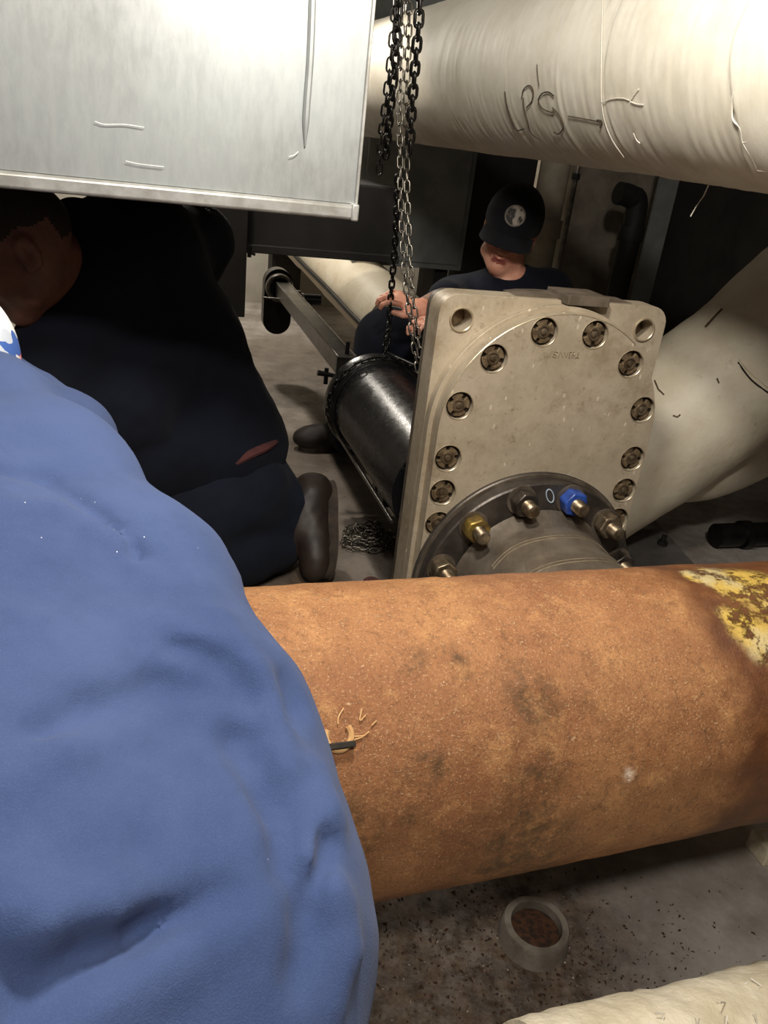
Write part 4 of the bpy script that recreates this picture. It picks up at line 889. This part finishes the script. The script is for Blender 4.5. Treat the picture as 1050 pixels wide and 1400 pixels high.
def build_kneeling_man():
    T = thing('person', 'person in dark navy work clothes kneeling in shadow under the metal duct', 'person', onz(300, 780, 0))
    p0, p1, p2 = at(308, 604, 2.05), at(240, 470, 1.93), at(190, 340, 1.80)
    sl, sr = at(128, 378, 1.68), at(272, 330, 2.0)
    base = [cap(p0, .155, p1, .15, .05), cap(p1, .15, p2, .135, .05), cap(sl, .095, sr, .085, .06)]
    el, er = at(40, 570, 1.62), at(180, 560, 2.2); base += [cap(at(108, 312, 1.64), .062, at(170, 335, 1.76), .11, .05), cap(at(150, 540, 1.78), .15, p1, .13, .06), cap(at(205, 625, 1.9), .13, p0, .13, .06), cap(sl, .095, el, .09, .05), cap(sr, .08, er, .065, .03)]
    fo = []
    soft('shirt', base, .009, 'navy', T, mod=lambda P: .004*vn(P, 14)+.0025*vn(P, 32, 4))
    hd = at(32, 342, 1.52); R = rotm(-E1*.85-EZ*.5-E2*.1, EZ-E1*.55)
    body = [cap(p0, .13, p2, .12, .05), cap(sl, .065, sr, .06, .05), cap((sl+sr)/2+EZ*.02-E1*.05, .07, hd-EZ*.03+E1*.02, .062, .04)]+head_prims(hd, R, 1.02)
    wl, wr_ = at(-90, 640, 1.75), at(60, 650, 2.2)
    for a, b, c, th in ((sl, el, wl, 1), (sr, er, wr_, -1)): body += [cap(a, .06, b, .048, .03), cap(b, .046, c, .03, .02)]+hand_prims(c, rotm(c-b, EZ), .8, 1, th)
    hair = lambda c: (((c-hd)@R[:, 2] > .036+.012*vn(c, 60)) & (((c-hd)@R[:, 1] < .075))) | (((c-hd)@R[:, 2] > -.01) & ((c-hd)@R[:, 1] < -.075) & (np.linalg.norm(c-hd, axis=1) < .14))
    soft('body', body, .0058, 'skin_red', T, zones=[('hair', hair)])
    # trousers
    pv = at(318, 664, 2.08); kn, k2 = at(110, 805, 1.76), at(190, 745, 2.15); an, a2 = at(378, 748, 2.15), at(330, 720, 2.45)
    pr = [cap(pv, .15, p0-EZ*.05, .14, .05), cap(pv, .14, kn, .085, .05), cap(kn, .08, an, .068, .04), cap(pv+E2*.12, .13, k2+E2*.02, .085, .05), cap(k2, .08, a2, .06, .04), cap(at(385, 690, 2.14), .075, at(330, 760, 2.1), .075, .05)]
    soft('trousers', pr, .009, 'navy_pants', T, mod=lambda P: .005*vn(P, 12)+.003*vn(P, 30, 4))
    # strip of red waistband where the shirt rides up
    wb = []
    for x, y in ((322, 634), (340, 622), (362, 612), (378, 604)):
        q = hit(base+pr, x, y, 1.2, 3); 
        if q is not None: wb.append(q+ray(x, y)*.0025)
    obj('waistband', tube(smoothpath(wb, 4), [.006+.006*math.sin(math.pi*i/(4*(len(wb)-1))) for i in range(4*(len(wb)-1)+1)], 8), 'red_cloth', T)
    boot(T, at(452, 664, 2.19), at(448, 792, 2.13), -E1*.85-E2*.25, an+EZ*.02+E1*.02)
    boot(T, a2+E1*.1+EZ*.19, a2+E1*.1-EZ*.04, -E1, a2+EZ*.02, mat='dark_boot')
build_kneeling_man()

def build_cap_man():
    T = thing('person', 'person in black cap and navy shirt crouching behind the gate valve', 'person', onz(560, 640, 0))
    hd = at(697, 317, 2.55); R = rotm((-.20, -.9, -.27), (.16, -.2, 1))
    nb = at(697, 392, 2.66); sl, sr = at(622, 412, 2.70), at(748, 402, 2.68); ch, be = at(690, 480, 2.78), at(690, 560, 2.92)
    el, wl = at(610, 410, 2.54), at(573, 424, 2.44)
    base = [cap(sl, .085, nb-EZ*.03, .09, .05), cap(nb-EZ*.03, .09, sr, .085, .05), cap(nb-EZ*.08, .13, ch, .17, .06), cap(ch, .17, be, .17, .05), cap(sl, .078, el, .062, .03)]
    er, wr_ = at(730, 520, 2.5), at(618, 447, 2.36); base += [cap(sr, .078, er, .062, .03), cap(er, .06, er*.5+wr_*.5, .052, .02)]
    neckcut = [ell(hd*.45+nb*.55+R@np.array([0, .02, 0]), (.058, .062, .06), None, .012, 's')]
    soft('shirt', base+neckcut, .008, 'navy', T, mod=lambda P: .0035*vn(P, 15)+.002*vn(P, 34, 4))
    body = head_prims(hd, R)+[cap(hd-R[:, 2]*.05-R[:, 1]*.01, .055, nb-EZ*.03, .06, .03), cap(nb-EZ*.06, .1, ch, .14, .06), cap(ch, .14, be, .14, .05), cap(sl, .06, nb-EZ*.04, .07, .05), cap(sr, .06, nb-EZ*.04, .07, .05)]
    body += [cap(sl, .055, el, .046, .03), cap(el, .046, wl, .031, .02)]+hand_prims(wl, rotm(at(540, 404, 2.40)-wl, EZ-E2*.5), .9, .95, -1)
    body += [cap(sr, .055, er, .046, .03), cap(er, .046, wr_, .031, .02)]+hand_prims(wr_, rotm(at(590, 440, 2.34)-wr_, EZ), .9, .95, 1)
    lips = lambda c: (np.abs((c-hd)@R[:, 2]+.061) < .0105) & (np.abs((c-hd)@R[:, 0]) < .023) & ((c-hd)@R[:, 1] > .075)
    tat = lambda c: (np.linalg.norm(c-(el*.5+wl*.5), axis=1) < .062)
    soft('body', body, .0046, 'skin', T, zones=[('lips', lips), ('tattoo', tat)])
    for sx in (-1, 1): P = hd+R@np.array([sx*.031, .082, .008]); obj('eye', lathe(P-R[:, 1]*.012, R[:, 1], [(-.0001, .001), (.003, .009), (.012, .012), (.021, .009), (.024, .001)], 14), 'white', T)
    obj('glove_cuff', lathe(at(593, 440, 2.34), E1, [(0, .040), (.012, .044), (.06, .045), (.07, .038)], 20), 'pink_cuff', T)
    # baseball cap
    cr = [ell(hd+R@np.array([0, -.014, .044]), (.093, .127, .103), R, .01), ell(hd+R@np.array([0, 0, -.21]), (.5, .5, .235), R, .004, 's'), ]
    cw = soft('cap_crown', cr, .0045, 'cap', T)
    nx, ny = 16, 8; V = []; 
    for lay in (0, -.004):
        for i in range(nx+1):
            for j in range(ny+1):
                a = math.radians(-72+144*i/nx); y0 = .088*math.cos(a); x0 = .086*math.sin(a); e = j/ny; L = .072*math.cos(a*.9)**.6; V.append(hd+R@np.array([x0*(1+.05*e), y0+.011+L*e, .036-.020*(math.sin(a))**2-.022*e+lay]))
    m = (nx+1)*(ny+1); Fc = [(b+i*(ny+1)+j, b+(i+1)*(ny+1)+j, b+(i+1)*(ny+1)+j+1, b+i*(ny+1)+j+1) for b in (0, m) for i in range(nx) for j in range(ny)]
    Fc += [(i*(ny+1)+ny, (i+1)*(ny+1)+ny, m+(i+1)*(ny+1)+ny, m+i*(ny+1)+ny) for i in range(nx)]+[(nx*(ny+1)+j, nx*(ny+1)+j+1, m+nx*(ny+1)+j+1, m+nx*(ny+1)+j) for j in range(ny)]+[(j, j+1, m+j+1, m+j) for j in range(ny)]
    obj('cap_brim', (V, Fc), 'cap', T, angle=60)
    obj('cap_button', lathe(hd+R@np.array([0, -.014, .139]), R[:, 2], [(0, .009), (.005, .007), (.007, .002)], 12), 'cap', T)
    en = R@np.array([.02, .86, .5]); en /= np.linalg.norm(en); ec = hd+R@np.array([-.004, -.014, .044])+R@np.array([0, .114, .047]); V = []
    pe = obj('cap_emblem', lathe(ec, en, [(-.012, .029), (.003, .028), (.006, .02), (.0075, .001)], 28), 'patch', T); obj('emblem_border', lathe(ec, en, [(-.012, .028), (-.012, .032), (.003, .032), (.005, .0295), (.003, .0275)], 28), 'patch_rim', pe)
    # trousers, near knee raised beside the cylinder
    kn = at(531, 468, 2.80); hp = at(640, 545, 2.98); an = onz(478, 598, .11); kr = at(745, 500, 2.75); ar = onz(740, 640, .10); hr = at(725, 560, 3.0)
    pr = [cap(hp, .12, kn, .115, .05), cap(kn, .105, an, .066, .05), cap(hp, .13, hr, .13, .05), cap(hr, .12, kr, .1, .05), cap(kr, .095, ar, .066, .05), cap(be, .15, (hp+hr)/2, .14, .05)]
    soft('trousers', pr, .009, 'navy', T, mod=lambda P: .004*vn(P, 13)+.002*vn(P, 30, 4))
    q = hit(pr, 540, 431, 1.5, 3.5)
    if q is not None: obj('white_tag', box(q-ray(540, 431)*.002, E1*.007, EZ*.005, E2*.001), 'white', T, False)
    boot(T, onz(474, 612, .008), onz(408, 612, .008), EZ, an, mat='dark_boot'); boot(T, ar*[1, 1, 0]+E2*.03+EZ*.008, ar*[1, 1, 0]-E2*.2+EZ*.008, EZ, ar, mat='dark_boot')
build_cap_man()
